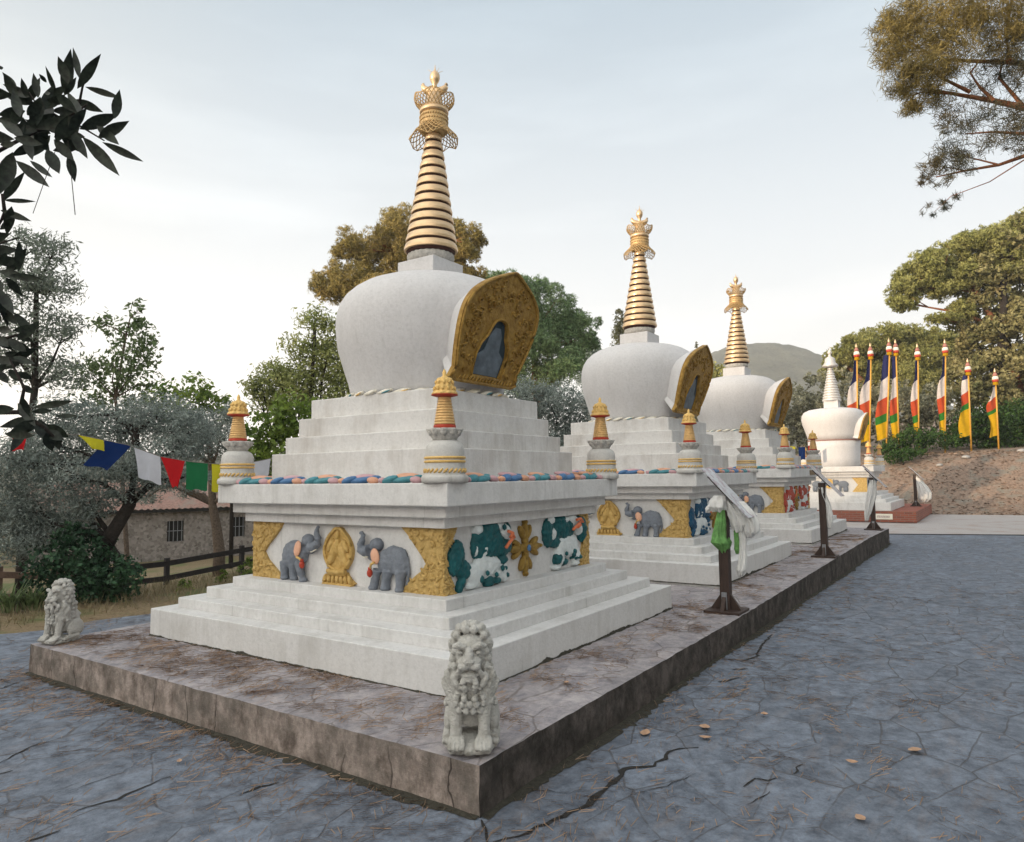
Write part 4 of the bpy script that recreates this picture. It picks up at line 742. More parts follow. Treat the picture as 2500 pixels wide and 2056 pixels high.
# ================================================================== STONE LIONS
def make_lion(name, loc, rz, label, mirror=1):
    root = thing(name, loc, label, 'lion statue', 'stone lions on the platform corners', rz)
    bm = bmesh.new(); rnd = random.Random(3)
    ell(bm, (.0, 0, .035), (.20, .155, .05), 0, 3); box(bm, -.17, .17, -.13, .13, .0, .05, .02)
    for k in range(14):
        a = k*.449; ell(bm, (.17*math.cos(a), .13*math.sin(a), .035), (.05, .045, .035), 0, 2)
    fin('rock_base', bm, M['lion'], root) if False else None
    base = sculpt(bm, .010, 2, .012, .04); obj('rock_base', base, M['lion'], root, True)
    bm = bmesh.new()
    for s in (-1, 1):
        y = .082*s
        tube(bm, [(.085, y*1.05, .36), (.10, y*1.05, .26), (.115, y*1.05, .17), (.125, y*1.05, .085)], [.052, .043, .036, .040], 12)
        for i, dy in enumerate((-.036, -.012, .013, .037)):   # paw with four toes
            tube(bm, [(.125, y+dy*.7, .10), (.165, y+dy*.95, .085), (.195+.008*(i in (1, 2)), y+dy, .062)], [.022, .021, .018], 8); ell(bm, (.20+.008*(i in (1, 2)), y+dy, .058), (.02, .0165, .02), 0, 2)
        ell(bm, (.13, y, .075), (.06, .052, .035), 0, 2)
        ell(bm, (-.085, .125*s, .175), (.115, .05, .115), 0, 3); ell(bm, (-.06, .138*s, .155), (.085, .04, .085), 0, 3)       # thighs
        tube(bm, [(-.10, .14*s, .085), (.0, .145*s, .072), (.06, .145*s, .068)], [.042, .036, .034], 8)   # hind feet
        for dy in (-.02, 0, .02): ell(bm, (.085, .145*s+dy, .062), (.026, .013, .020), 0, 2)
        ell(bm, (.055, .10*s, .40), (.075, .055, .12), 0, 3)           # shoulders
    ell(bm, (.06, 0, .40), (.085, .105, .14), 0, 3); ell(bm, (-.03, 0, .34), (.11, .115, .15), 0, 3); ell(bm, (-.09, 0, .24), (.13, .13, .15), 0, 3)
    tube(bm, [(-.09, 0, .16), (-.06, 0, .34), (-.02, 0, .48), (.0, 0, .60)], [.14, .13, .11, .10], 16)
    tube(bm, [(-.19, .02, .10), (-.235, .02, .2), (-.20, .03, .32), (-.15, .02, .40)], [.03, .032, .035, .02], 8)
    # head: blocky, brow, broad nose, muzzle, jaws
    ell(bm, (.045, 0, .62), (.095, .098, .125), 0, 3); box(bm, -.03, .105, -.078, .078, .54, .72, .03)
    ell(bm, (.135, 0, .575), (.055, .075, .05), 0, 3); ell(bm, (.15, 0, .60), (.05, .032, .075), 0, 3); ell(bm, (.185, 0, .585), (.018, .036, .022), 0, 2)
    for s in (-1, 1):
        ell(bm, (.165, .036*s, .553), (.036, .038, .026), 0, 2); tube(bm, [(.145, .025*s, .665), (.145, .065*s, .685), (.12, .10*s, .67)], [.018, .024, .016], 8); ell(bm, (.135, .058*s, .635), (.018, .022, .016), 0, 2)
        ell(bm, (.0, .115*s, .66), (.035, .03, .045), 0, 2); tube(bm, [(.165, .058*s, .535), (.15, .075*s, .50), (.13, .08*s, .47)], [.016, .018, .012], 6)
    ell(bm, (.135, 0, .495), (.052, .062, .026), 0, 2); ell(bm, (.155, 0, .475), (.03, .03, .03), 0, 2)
    # mane: rows of curls over the crown and cheeks, long S locks on the chest, two rows of round curls below
    for zz, rr, n, cr_ in ((.785, .035, 5, .026), (.765, .075, 9, .027), (.725, .102, 12, .026), (.675, .112, 12, .026), (.625, .115, 12, .026), (.575, .118, 12, .027), (.525, .122, 12, .028)):
        for i in range(n):
            a = 2*math.pi*(i+.5*(int(zz*20) % 2))/n
            if abs((a+math.pi) % (2*math.pi)-math.pi) < (.80 if zz < .74 else .0): continue
            ell(bm, (.005+rr*math.cos(a)*.95, rr*math.sin(a)*.95, zz), (cr_, cr_, cr_*1.1), 0, 2)
            ell(bm, (.005+(rr+.021)*math.cos(a)*.95, (rr+.021)*math.sin(a)*.95, zz-.006), (.012, .012, .014), 0, 1)
    for s in (-1, 1):
        for y0, amp_, z0_, z1_, r_ in ((.028, .010, .48, .345, .021), (.075, .022, .51, .345, .024), (.118, .022, .53, .32, .024), (.145, .016, .47, .29, .021)):
            pts = []
            for q in np.linspace(0, 1, 9):
                yy = y0+amp_*math.sin(q*6.0+.5)+.012*q; pts.append((.165-yy*yy*4.6+.012*math.sin(q*6), s*yy, z0_+(z1_-z0_)*q))
            tube(bm, pts, [r_*.7, r_*.9, r_, r_, r_*.95, r_*.9, r_*.85, r_*.8, r_*.6], 8); ell(bm, (pts[-1][0]+.012, pts[-1][1]-s*.010, pts[-1][2]+.004), (.021, .021, .021), 0, 2)
    for i in range(7):
        y = -.126+i*.042; ell(bm, (.165-y*y*4.4, y, .315), (.024, .0215, .026), 0, 2)
    for i in range(6):
        y = -.105+i*.042; ell(bm, (.155-y*y*4.4, y, .272), (.023, .020, .026), 0, 2)
    for i in range(9):
        for k in range(5):
            a = math.pi*.55+math.pi*.9*i/8; zz = .48-.055*k; ell(bm, (-.02+.13*math.cos(a), .125*math.sin(a), zz), (.026, .026, .032), 0, 1)
    me = sculpt(bm, .0046, 1, .007, .014); obj('lion_figure', me, M['lion'], root, True)
    return root
make_lion('stone_lion', (-2.60, -2.58, 0), math.atan2(-2.3, -3.4), 'weathered stone lion with curly mane sitting at the near front corner of the platform')
S_ = bpy.data.objects['stone_lion']; S_.scale = (.93, .93, .885); S_.location = (-2.63, -2.61, 0)
o = make_lion('stone_lion', (-2.63, 2.47, 0), math.atan2(-.30, -1), 'smaller looking pale stone lion facing left at the far left platform corner'); o.scale = (.80, .80, .76)

# ================================================================== SIGN STANDS AND SCARVES
def loft(bm, path, rad, flute, amp, seg=40, ph=0, sq=(1, 1)):
    rings = []
    for i, p in enumerate(path):
        q = i/(len(path)-1)
        ring = [bm.verts.new((p[0]+rad[i]*sq[0]*math.cos(a)*(1+amp*(math.sin(flute*a+ph+q*3)+.6*math.sin((2*flute+1)*a-q*5+ph*2))), p[1]+rad[i]*sq[1]*math.sin(a)*(1+amp*(math.sin(flute*a+ph+q*3)+.6*math.sin((2*flute+1)*a-q*5+ph*2))), p[2]+.012*math.sin(flute*a)*(q > .9))) for a in np.linspace(0, 2*math.pi, seg, endpoint=False)]
        rings.append(ring)
    for k in range(len(rings)-1):
        for j in range(seg): bm.faces.new((rings[k][j], rings[k][(j+1) % seg], rings[k+1][(j+1) % seg], rings[k+1][j])).smooth = True
    bm.faces.new(rings[0][::-1]); bm.faces.new(rings[-1])
def make_stand(loc, label):
    root = thing('sign_stand', loc, label, 'sign stand', 'tilted information boards on dark posts')
    bm = bmesh.new(); box(bm, -.20, .20, -.20, .20, 0, .028, .004); fin('base_plate', bm, M['wood'], root)
    bm = bmesh.new(); box(bm, -.055, .055, -.055, .055, .025, 1.30, .006); fin('post', bm, M['wood'], root)
    for k in range(4):
        rz = Matrix.Rotation(k*math.pi/2, 3, 'Z'); bm = bmesh.new(); prism(bm, [(.054, .026), (.175, .026), (.054, .20)], lambda s, t_, d: rz @ Vector((s, d, t_)), -.022, .022); fin('gusset', bm, M['wood'], root)
    bm = bmesh.new(); box(bm, -.075, -.054, -.03, .03, .03, .22, .002); fin('bracket', bm, M['steel'], root)
    tl = R(47); c, s = math.cos(tl), math.sin(tl)
    fb = lambda x, y, d: Vector((x, y*c-d*s*1.0-.06, 1.36+y*s+d*c))
    bm = bmesh.new(); prism(bm, [(-.12, -.16), (.12, -.16), (.12, .25), (-.12, .25)], fb, -.03, -.006); bd = fin('board', bm, M['wood'], root)
    bm = bmesh.new(); prism(bm, [(-.17, -.40), (.17, -.40), (.17, .36), (-.17, .36)], fb, -.005, .006); sh = fin('sign_sheet', bm, M['panel'], bd)
    return root
ST = [((2.13, -2.60, pz(2.1)), 'nearest dark signpost with tilted board, green and white scarves tied to it'),
      ((7.60, -2.62, pz(7.6)), 'brown signpost with tilted board and short scarf, middle of the platform edge'),
      ((14.0, -2.56, pz(14.)), 'signpost wrapped in a long white scarf at the far platform end'),
      ((27.6, -2.35, ZG+.40), 'signpost with wide white scarf on the far brick plinth')]
s0 = make_stand(*ST[0])
for loc, lab in ST[1:]:
    c = tree_copy(s0); c.location = loc; c['label'] = lab
def fine(P, flat=0, k=6):
    out = []
    for a, b2 in zip(P[:-1], P[1:]):
        for j in range(k): out.append(tuple(x+(y-x)*j/k for x, y in zip(a, b2)))
    out.append(tuple(P[-1])); return [p[0] for p in out] if flat else out
def scarf(name, m, label, loc, parts, disp=.02):
    bm = bmesh.new()
    for pth_, rad, fl, amp, ph, sq in parts: loft(bm, fine(pth_), fine([(r,) for r in rad], 1), fl, amp*1.35, 64, ph, sq)
    o = fin(name, bm, m, None, True); o.location = loc; return tag(o, label, 'scarf', 'scarves tied to the sign posts')
x, y, z = ST[0][0]
scarf('scarf', M['greenscarf'], 'bright green scarf bunched round the nearest sign post', (x, y, z),
      [([(-.02, .0, 1.16), (-.03, .01, 1.05), (-.045, .02, .93), (-.05, .03, .84), (-.05, .02, .78), (-.035, .0, .72), (-.02, 0, .66)], [.06, .068, .082, .10, .125, .085, .025], 6, .09, 0, (1, .8)),
       ([(.05, -.115, .98), (.055, -.13, .88), (.055, -.135, .78), (.05, -.13, .70), (.05, -.13, .655)], [.03, .042, .046, .04, .018], 5, .08, 1, (1, .7))])
scarf('scarf', M['scarf'], 'white silk scarf knotted under the nearest sign and hanging to one side', (x, y, z),
      [([(-.02, .01, 1.31), (-.03, .03, 1.25), (-.04, .04, 1.18), (-.03, .03, 1.13)], [.07, .105, .11, .07], 5, .10, 0, (1, 1)), ([(-.04, .08, 1.22), (-.06, .13, 1.16), (-.07, .16, 1.12)], [.05, .05, .02], 4, .1, 0, (1, 1)),
       ([(.01, -.06, 1.26), (.02, -.11, 1.18), (.03, -.15, 1.08), (.035, -.17, .98), (.04, -.165, .90)], [.06, .075, .085, .08, .05], 6, .14, 1, (1, 1)),
       ([(.04, -.17, 1.24), (.06, -.24, 1.12), (.07, -.28, 1.0), (.07, -.29, .90), (.06, -.27, .84)], [.05, .085, .09, .08, .03], 6, .15, 2, (1, .9)),
       ([(.05, -.19, .95), (.06, -.20, .80), (.06, -.195, .66), (.05, -.185, .56), (.045, -.17, .47), (.04, -.16, .41)], [.05, .045, .045, .055, .065, .03], 6, .12, .5, (1, .75))])
x, y, z = ST[1][0]
scarf('scarf', M['scarf'], 'short white scarf hanging down the middle sign post', (x, y, z), [([(0, .0, 1.22), (0, -.01, 1.1), (.01, -.06, .95), (.02, -.09, .75), (.02, -.10, .6), (.02, -.09, .5)], [.06, .05, .05, .055, .045, .02], 6, .14, 0, (1, 1))])
x, y, z = ST[2][0]
scarf('scarf', M['scarf'], 'long white scarf trailing from the far platform sign to its base', (x, y, z), [([(0, -.02, 1.25), (-.01, -.02, 1.1), (-.01, -.0, .9), (-.02, .06, .65), (-.02, .11, .4), (-.02, .15, .22)], [.06, .08, .10, .09, .07, .03], 6, .15, 0, (1, 1))])
x, y, z = ST[3][0]
scarf('scarf', M['scarf'], 'wide white scarf spread beside the sign post on the brick plinth', (x, y, z), [([(0, -.04, 1.22), (0, -.14, 1.05), (0, -.26, .8), (0, -.32, .55), (0, -.33, .3), (0, -.30, .18)], [.05, .11, .17, .21, .20, .08], 7, .13, 0, (.7, 1))])

# ================================================================== PRAYER FLAGS (left string, far string)
def flagstring(name, label, pts, flags, w_, h_, cat='prayer flags'):
    """pts: cord points; flags: (t0, t1, colour, sag, skew, drop)"""
    P = [Vector(p) for p in pts]; root = thing(name, P[0], label, cat)
    def cp(t_):
        q = t_*(len(P)-1); i = min(int(q), len(P)-2); return P[i].lerp(P[i+1], q-i)
    bm = bmesh.new(); tube(bm, [p-P[0] for p in P], .004, 6); fin('cord', bm, M['cord'], root)
    for (a, b2, mk, hh, sk, tw, taper) in flags:
        nx, nz = 14, 14; V = []; 
        for j in range(nz+1):
            t_ = j/nz
            for i in range(nx+1):
                s = i/nx; s2 = .5+(s-.5)*(1-taper*t_) + (taper*.25*t_ if taper > .4 else 0); p = cp(a+(b2-a)*s2) - P[0]; hgt = hh*(1-.1*taper)
                wv = .022*math.sin(s*7+a*40)*t_+.012*math.sin(s*13+t_*5)*t_
                p = p + Vector((FW[0], FW[1], 0))*(wv - tw*t_) + Vector((RT[0], RT[1], 0))*sk*t_*hh + Vector((0, 0, -hgt*t_*(1+.03*math.sin(s*9))))
                V.append(p)
        F = [(j*(nx+1)+i, j*(nx+1)+i+1, (j+1)*(nx+1)+i+1, (j+1)*(nx+1)+i) for j in range(nz) for i in range(nx)]
        fromnp('flag', V, F, M[mk], root, smooth=True)
    return root
cpx = [(-60, 915, 7.2), (45, 893, 7.4), (165, 897, 7.7), (262, 917, 8.0), (330, 941, 8.3), (392, 952, 8.5), (450, 957, 8.8), (510, 955, 9.1), (560, 945, 9.4), (640, 905, 10.0), (900, 840, 11.5)]
cord = [at(*p) for p in cpx]; n_ = len(cpx)-1
def tpx(x):
    xs = [p[0] for p in cpx]; return float(np.interp(x, xs, np.arange(len(xs))/n_))
fl = [(tpx(25), tpx(55), 'f_red', .17, .0, 0, .1), (tpx(160), tpx(212), 'f_yellow', .135, .35, 0, .5), (tpx(216), tpx(270), 'f_blue', .27, -.75, .05, .08), (tpx(276), tpx(330), 'f_white', .34, .12, 0, .15), (tpx(331), tpx(381), 'f_red', .35, -.04, 0, .75), (tpx(383), tpx(428), 'f_green', .33, .0, 0, .05), (tpx(436), tpx(478), 'f_yellow', .34, .02, 0, .1), (tpx(505), tpx(558), 'f_white', .36, -.05, 0, .2)]
flagstring('prayer_flag_string', 'string of blue, white, red, green and yellow prayer flags hung before the left trees', cord, fl, .3, .36)
cp2 = [at(*p) for p in ((1570, 905, 28), (1610, 918, 28), (1650, 922, 28), (1690, 915, 28))]
flagstring('prayer_flag_string', 'small distant string of prayer flags seen between the third and far stupas', cp2, [(.1, .2, 'f_blue', .5, 0, 0, .1), (.25, .38, 'f_red', .5, 0, 0, .1), (.45, .58, 'f_yellow', .5, 0, 0, .1), (.63, .75, 'f_blue', .5, 0, 0, .1), (.8, .93, 'f_red', .5, 0, 0, .1)], .3, .4)

# ================================================================== BANNER POLES on the bank
z6 = lambda x, y: ((1900+.3456*x)/K, (760+.3456*y)/K)
LB = ['leftmost banner pole behind the far silver spired stupa, lower half hidden', 'second banner pole from the left, dark blue tip above a white stripe', 'broad banner pole of the close pair, the left one with the widest cloth', 'right pole of the close pair of banners, green above a yellow tail',
      'narrow banner on a lower pole left of the tallest single pole', 'tall banner pole topped by the largest striped finial, in front of the ivy tree', 'banner flaring wide at its yellow foot against dark bushes', 'rightmost banner pole, short banner of red and yellow by the hedge']
PO = [((555, 225), (556, 950), 75, .02), ((656, 220), (640, 960), 82, .10), ((790, 188), (760, 1000), 95, .05), ((828, 195), (855, 1000), 62, 0), ((985, 225), (992, 970), 55, .05), ((1182, 195), (1178, 1000), 60, 0), ((1338, 330), (1364, 990), 80, 0), ((1530, 400), (1556, 945), 75, 0)]
def banner_pole(i):
    (tx, ty), (bx, by), wpx, _ = PO[i]; D = 37.0 if i < 4 else 36.5
    # the pole stands on the bank: walk along the ray to where it meets the ground
    X, Y = z6(bx, by); r = ray(X, Y)
    for d in np.arange(28, 60, .05):
        p = CP+r*d
        if p[2] <= hz(p[0], p[1])+.0: break
    d = min(max(d, 34.5), 39); base = CP+r*d; base[2] = hz(base[0], base[1])-.1; X2, Y2 = z6(tx, ty); top = CP+ray(X2, Y2)*d
    root = thing('banner_pole', base, LB[i], 'flagpole', 'coloured banner poles along the bank')
    b0 = Vector((0, 0, 0)); t0 = Vector(top-base); Lh = t0.length; dv = t0/Lh
    bm = bmesh.new(); tube(bm, [b0, dv*(Lh-.55)], [.045, .04], 8); fin('pole', bm, M['pole'], root)
    q = Matrix.Translation(dv*(Lh-.95))
    bm = bmesh.new(); lathe(bm, [(.10, 0), (.17, .02), (.15, .16), (.17, .18)], 16, mi=0); lathe(bm, [(.185, .17), (.19, .30)], 16, mi=1); lathe(bm, [(.17, .30), (.20, .33), (.17, .45), (.12, .50)], 16, mi=2); lathe(bm, [(.13, .48), (.15, .55), (.10, .66), (.06, .70)], 16, mi=3); lathe(bm, [(.05, .68), (.07, .75), (.05, .85), (.015, .95)], 12, mi=4)
    bmesh.ops.transform(bm, matrix=q @ Matrix.Diagonal((.8, .8, 1, 1)), verts=bm.verts); fin('finial', bm, [M['b_yellow'], M['red'], M['cream'], M['finialred'], M['gold']], root)
    wv = .74*wpx*.3456*d/FPX; zt_ = Lh-.95; zb_ = Lh*(.17 if i not in (6, 7) else .19); nz, nx = 40, 8; V = []; F = []; mi = []
    rt = Vector((RT[0], RT[1], 0)); fw = Vector((FW[0], FW[1], 0)); ph = random.uniform(0, 6)
    bnd = [0, .24, .50, .70, .79, 1.01]; mk = ['b_navy', 'b_white', 'b_red', 'b_green', 'b_yellow']
    if i in (6, 7): bnd = [0, .06, .24, .45, .55, 1.01] if i == 6 else [0, .02, .22, .45, .53, 1.01]; zt_ = Lh-.95
    for j in range(nz+1):
        t_ = j/nz; zz = zt_+(zb_-zt_)*t_; ww = wv*min(1.0, .40+t_*2.0)*(1+.15*math.sin(t_*9+ph)) + (.25*wv*t_ if i == 6 else 0)
        for k in range(nx+1):
            s = k/nx; V.append(dv*(zz-.8*s*wv*min(1, t_*6)*(1-.6*t_)) - rt*(ww*s+.03) + fw*(.10*math.sin(s*6+t_*7+ph)*s))
    for j in range(nz):
        for k in range(nx):
            F.append((j*(nx+1)+k, j*(nx+1)+k+1, (j+1)*(nx+1)+k+1, (j+1)*(nx+1)+k)); t_ = (j+.5)/nz; mi.append(sum(t_ > b2 for b2 in bnd[1:]))
    fromnp('banner', V, F, [M[k] for k in mk], root, mi=mi, smooth=True)
for i in range(8): banner_pole(i)

# ================================================================== HOUSE and FENCE (left)
hl, hr = at(60, 1058, 27), at(640, 1043, 33); hl = Vector((hl[0], hl[1], 0)); hr = Vector((hr[0], hr[1], 0)); hx = (hr-hl); HL = hx.length; hx.normalize(); hy = Vector((-hx.y, hx.x, 0))
if hy.dot(Vector((FW[0], FW[1], 0))) < 0: hy = -hy
ez = .42; hb = -2.2
hs = thing('stone_house', (hl.x, hl.y, hb), 'low rubble stone house with pinkish clay tile roof behind the left trees', 'house')
fh = lambda s, t_, d: Vector((hx*s + hy*d)) + Vector((0, 0, t_))
ww = []
for X in ((362, 1094), (490, 1085)):
    r = ray(*X); n = hy; dd = (Vector(hl)-Vector(CP)).dot(n)/Vector(r).dot(n); p = Vector(CP)+Vector(r)*dd-hl; ww.append((p.dot(hx), p.z-hb))
bm = bmesh.new(); H = ez-hb; cur = 0
for s, t_ in ww:
    prism(bm, [(cur, 0), (s-.32, 0), (s-.32, H), (cur, H)], fh, 0, .5); prism(bm, [(s-.32, 0), (s+.32, 0), (s+.32, t_-.45), (s-.32, t_-.45)], fh, 0, .5); prism(bm, [(s-.32, t_+.4), (s+.32, t_+.4), (s+.32, H), (s-.32, H)], fh, 0, .5); cur = s+.32
prism(bm, [(cur, 0), (HL, 0), (HL, H), (cur, H)], fh, 0, .5); prism(bm, [(0, 0), (HL, 0), (HL, H), (0, H)], fh, 4.5, 5); fin('wall', bm, M['rubble'], hs)
for s, t_ in ww:
    bm = bmesh.new(); prism(bm, [(s-.32, t_-.45), (s+.32, t_-.45), (s+.32, t_+.4), (s-.32, t_+.4)], fh, .22, .26); wn = fin('window', bm, M['dark'], hs)
    bm = bmesh.new()
    for k in range(4): prism(bm, [(s-.24+k*.16, t_-.45), (s-.215+k*.16, t_-.45), (s-.215+k*.16, t_+.4), (s-.24+k*.16, t_+.4)], fh, .10, .125)
    prism(bm, [(s-.32, t_-.03), (s+.32, t_-.03), (s+.32, t_+.0), (s-.32, t_+.0)], fh, .126, .15); fin('window_grille', bm, M['steel'], wn)
bm = bmesh.new(); V = []; F = []; nx, ny = int(HL/.11), 10; rt_ = .95
for i in range(nx+1):
    for j in range(ny+1): V.append(fh(-.3+(HL+.6)*i/nx, H-.02+(rt_+.15)*j/ny + .035*(i % 2) + .012*math.sin(i*3.1+j), -.35+2.9*j/ny))
F = [(i*(ny+1)+j, (i+1)*(ny+1)+j, (i+1)*(ny+1)+j+1, i*(ny+1)+j+1) for i in range(nx) for j in range(ny)]; n0 = len(V)
V += [fh(-.3+(HL+.6)*i/1, H-.02+(rt_+.15)*(1-j), 2.55+2.9*j) for i in range(2) for j in range(2)]; F.append((n0, n0+2, n0+3, n0+1)); bm.free(); fromnp('roof', V, F, M['tile'], hs)
bm = bmesh.new(); prism(bm, [(-.3, H-.14), (HL+.3, H-.14), (HL+.3, H-.03), (-.3, H-.03)], fh, -.3, -.2); fin('eave_board', bm, M['dark'], hs)

fz = lambda x, y: (.3111*x/K, (1060+.3111*y)/K)
def fence(posts, topz, m, label, thick=.05, rails=((0, 0), (1, 0))):
    """posts: (x,ytop,ybase,depth) in picture terms -> standing posts, two rails between"""
    B = []
    for x, yt, yb, d in posts:
        p = at(x, yb, d); t_ = at(x, yt, d); B.append((p, t_))
    root = thing('rail_fence', (B[0][0][0], B[0][0][1], B[0][0][2]), label, 'fence'); o0 = Vector(B[0][0])
    for p, t_ in B:
        bm = bmesh.new(); q = Vector(p)-o0; h = t_[2]-p[2]; box(bm, q.x-.045, q.x+.045, q.y-.045, q.y+.045, q.z-.5, q.z+h+.03, .006); fin('post', bm, m, root)
    for fr in (.86, .36):
        bm = bmesh.new(); pts = [Vector(p)-o0+Vector((0, 0, (t_[2]-p[2])*fr)) for p, t_ in B]
        pts = [pts[0]+(pts[0]-pts[1]).normalized()*.3] + pts[1:-1] + [pts[-1]+(pts[-1]-pts[-2]).normalized()*.3] if len(pts) > 2 else pts
        dpt = Vector((-FW[0], -FW[1], 0))*.06
        for a, b2 in zip(pts[:-1], pts[1:]):
            a, b2 = a+dpt, b2+dpt; hgt = Vector((0, 0, .055)); th = Vector((FW[0], FW[1], 0))*.02
            vs = [bm.verts.new(p) for p in (a-hgt-th, b2-hgt-th, b2+hgt-th, a+hgt-th, a-hgt+th, b2-hgt+th, b2+hgt+th, a+hgt+th)]
            for qf in ((0, 1, 2, 3), (5, 4, 7, 6), (4, 0, 3, 7), (1, 5, 6, 2), (3, 2, 6, 7), (4, 5, 1, 0)): bm.faces.new([vs[i] for i in qf])
        fin('rail', bm, m, root)
    return root
FP = [(*fz(700, 1050), fz(700, 1290)[1], 13.6), (*fz(1305, 985), fz(1305, 1215)[1], 15.0), (*fz(1895, 885), fz(1895, 1085)[1], 16.4), (*fz(2450, 800), fz(2450, 970)[1], 17.8)]
fence(FP, 0, M['blackrail'], 'black two rail wooden fence running behind the nearest stupa at left')
fence([(-90, 1168, 1262, 12.2), (-5, 1172, 1262, 12.4), (112, 1176, 1262, 12.9)], 0, M['brownrail'], 'faded brown rail fence at the left edge behind the white lion')

# ================================================================== VEGETATION
def leafcloud(C, RAD, n, size, asp, clump=14, spread=.16, shell=.55, droop=0.0, up=0.0, rng=RNG, needles=False, jitter=.5, face=0.0):
    """n leaves in clumps through the ellipsoid C, RAD: arrays of verts and quads"""
    C = np.asarray(C); RAD = np.asarray(RAD); nc = max(3, n//clump)
    d = rng.normal(size=(nc, 3)); d /= np.linalg.norm(d, axis=1)[:, None]; rr = rng.random(nc)**(1/3); rr = shell+(1-shell)*rr if shell > 0 else rr
    m0 = rng.random(nc) < .3; rr[m0] = rng.random(m0.sum())**.5; cc = C+d*rr[:, None]*RAD; out = d
    k = rng.integers(0, nc, n); p = cc[k]+rng.normal(size=(n, 3))*RAD.mean()*spread*np.array([1, 1, .75])
    if face > 0:
        nr_ = out[k]*face + rng.normal(size=(n, 3))*jitter; nr_ /= np.linalg.norm(nr_, axis=1)[:, None]; ax = np.cross(nr_, rng.normal(size=(n, 3))); ax[:, 2] += (up-droop)*.5; ax /= np.linalg.norm(ax, axis=1)[:, None]; sd_ = np.cross(nr_, ax); sd_ /= np.linalg.norm(sd_, axis=1)[:, None]+1e-9
    else:
        ax = rng.normal(size=(n, 3))*jitter*2 + out[k]*.8; ax[:, 2] += up-droop; ax /= np.linalg.norm(ax, axis=1)[:, None]
        t2 = rng.normal(size=(n, 3)); sd_ = np.cross(ax, t2); sd_ /= np.linalg.norm(sd_, axis=1)[:, None]+1e-9
    L = size*(.6+.8*rng.random(n))[:, None]; W_ = L*asp
    V = np.stack([p-ax*L*.5, p+sd_*W_*.5+ax*L*.02, p+ax*L*.5, p-sd_*W_*.5+ax*L*.02], 1).reshape(-1, 3); F = np.arange(4*n).reshape(n, 4); return V, F
SEED = [11]
LEAFTOT = [0]
def tree(name, label, cat, blobs, D, m, size, asp=.4, cov=1.0, trunk=None, bark=None, tr=.12, depthf=.9, droop=0, up=0, spread=.18, clump=14, shell=.5, group=None, limbs=True, base=None, jitter=.5, rough=0, crown='crown', face=.8, puffs=0):
    """blobs: (x, y, rx, ry[, ddepth]) ellipses in picture terms, set at depth D as real ellipsoids"""
    SEED[0] += 1; rng = np.random.default_rng(SEED[0]); VS, FS = [], []; n0 = 0; centres = []
    for bl in blobs:
        x, y, rx, ry = bl[:4]; dd = bl[4] if len(bl) > 4 else rng.uniform(-.5, .5)*rx*px(D); d = D+dd; c = at(x, y, d); s = px(d); centres.append((c, max(rx, ry)*s))
        area = math.pi*rx*ry*s*s; n = int(min(30000, max(20, cov*area/(size*size*asp*.5)*2.6))); RD = np.array((rx*s*.95, rx*s*.95*depthf, ry*s*.95))
        if puffs:      # crown built of rounded tufts
            q = rng.normal(size=(puffs, 3)); q /= np.linalg.norm(q, axis=1)[:, None]; q *= (.45+.5*rng.random(puffs)**.5)[:, None]; fr = (.30+.22*rng.random(puffs))*(16/puffs)**.3
            for qc, f_ in zip(q, fr):
                V, F = leafcloud(c+qc*RD*1.0, np.full(3, RD.mean()*f_)*np.array((1, 1, .8)), max(12, int(n/puffs*1.25)), size, asp, 5, .10, .82, droop, up, rng, jitter=jitter, face=face); VS.append(V); FS.append(F+n0); n0 += len(V)
        else:
            V, F = leafcloud(c, RD, n, size, asp, clump, spread, shell, droop, up, rng, jitter=jitter, face=face); VS.append(V); FS.append(F+n0); n0 += len(V)
    V = np.concatenate(VS); F = np.concatenate(FS); LEAFTOT[0] += len(F)
    if trunk is None:
        xs = np.mean([b[0] for b in blobs]); c = at(xs, max(b[1] for b in blobs), D); gz = float(hz(c[0], c[1])); trunk = [(c[0], c[1], gz), (c[0]+.1, c[1], gz+(c[2]-gz)*.5), tuple(centres[0][0])]
        tp = [np.array(p) for p in trunk]
    else:
        tp = [at(x, y, D) if len(q) == 0 else at(x, y, q[0]) for x, y, *q in trunk]
        g0 = tp[0]; gz = float(hz(g0[0], g0[1])); 
        if g0[2] > gz-.05: tp = [np.array([g0[0], g0[1], gz-.1])] + tp
    base_p = Vector(tp[0]); root = thing(name, base_p, label, cat, group)
    o = fromnp(crown, V-np.array(base_p), F, m, root)
    bm = bmesh.new(); n = len(tp); tube(bm, [Vector(p)-base_p for p in tp], [tr*(1-.65*i/(n-1)) for i in range(n)], 10)
    if limbs:
        for c, r in centres:
            j = min(range(n), key=lambda q: np.linalg.norm(tp[q]-c) + (5 if tp[q][2] > c[2] else 0)); a = Vector(tp[j]); b2 = Vector(c); mid = a.lerp(b2, .5)+Vector((rng.normal(), rng.normal(), rng.normal()))*.08*(b2-a).length
            tube(bm, [a-base_p, mid-base_p, b2-base_p], [tr*.35, tr*.22, tr*.08], 6)
            for k in range(3):
                e = Vector(c+np.clip(rng.normal(size=3), -1, 1)*r*np.array((.5, .5, .22))); tube(bm, [mid.lerp(b2, .6)-base_p, e-base_p], [tr*.12, tr*.04], 5)
    fin('trunk', bm, bark or M['bark'], root); return root
def plant(name, label, cat, blobs, D, m, size, **k):
    """leafy shrub standing on the ground: stems and foliage"""
    k.setdefault('tr', .03); k.setdefault('crown', 'foliage'); return tree(name, label, cat, blobs, D, m, size, **k)

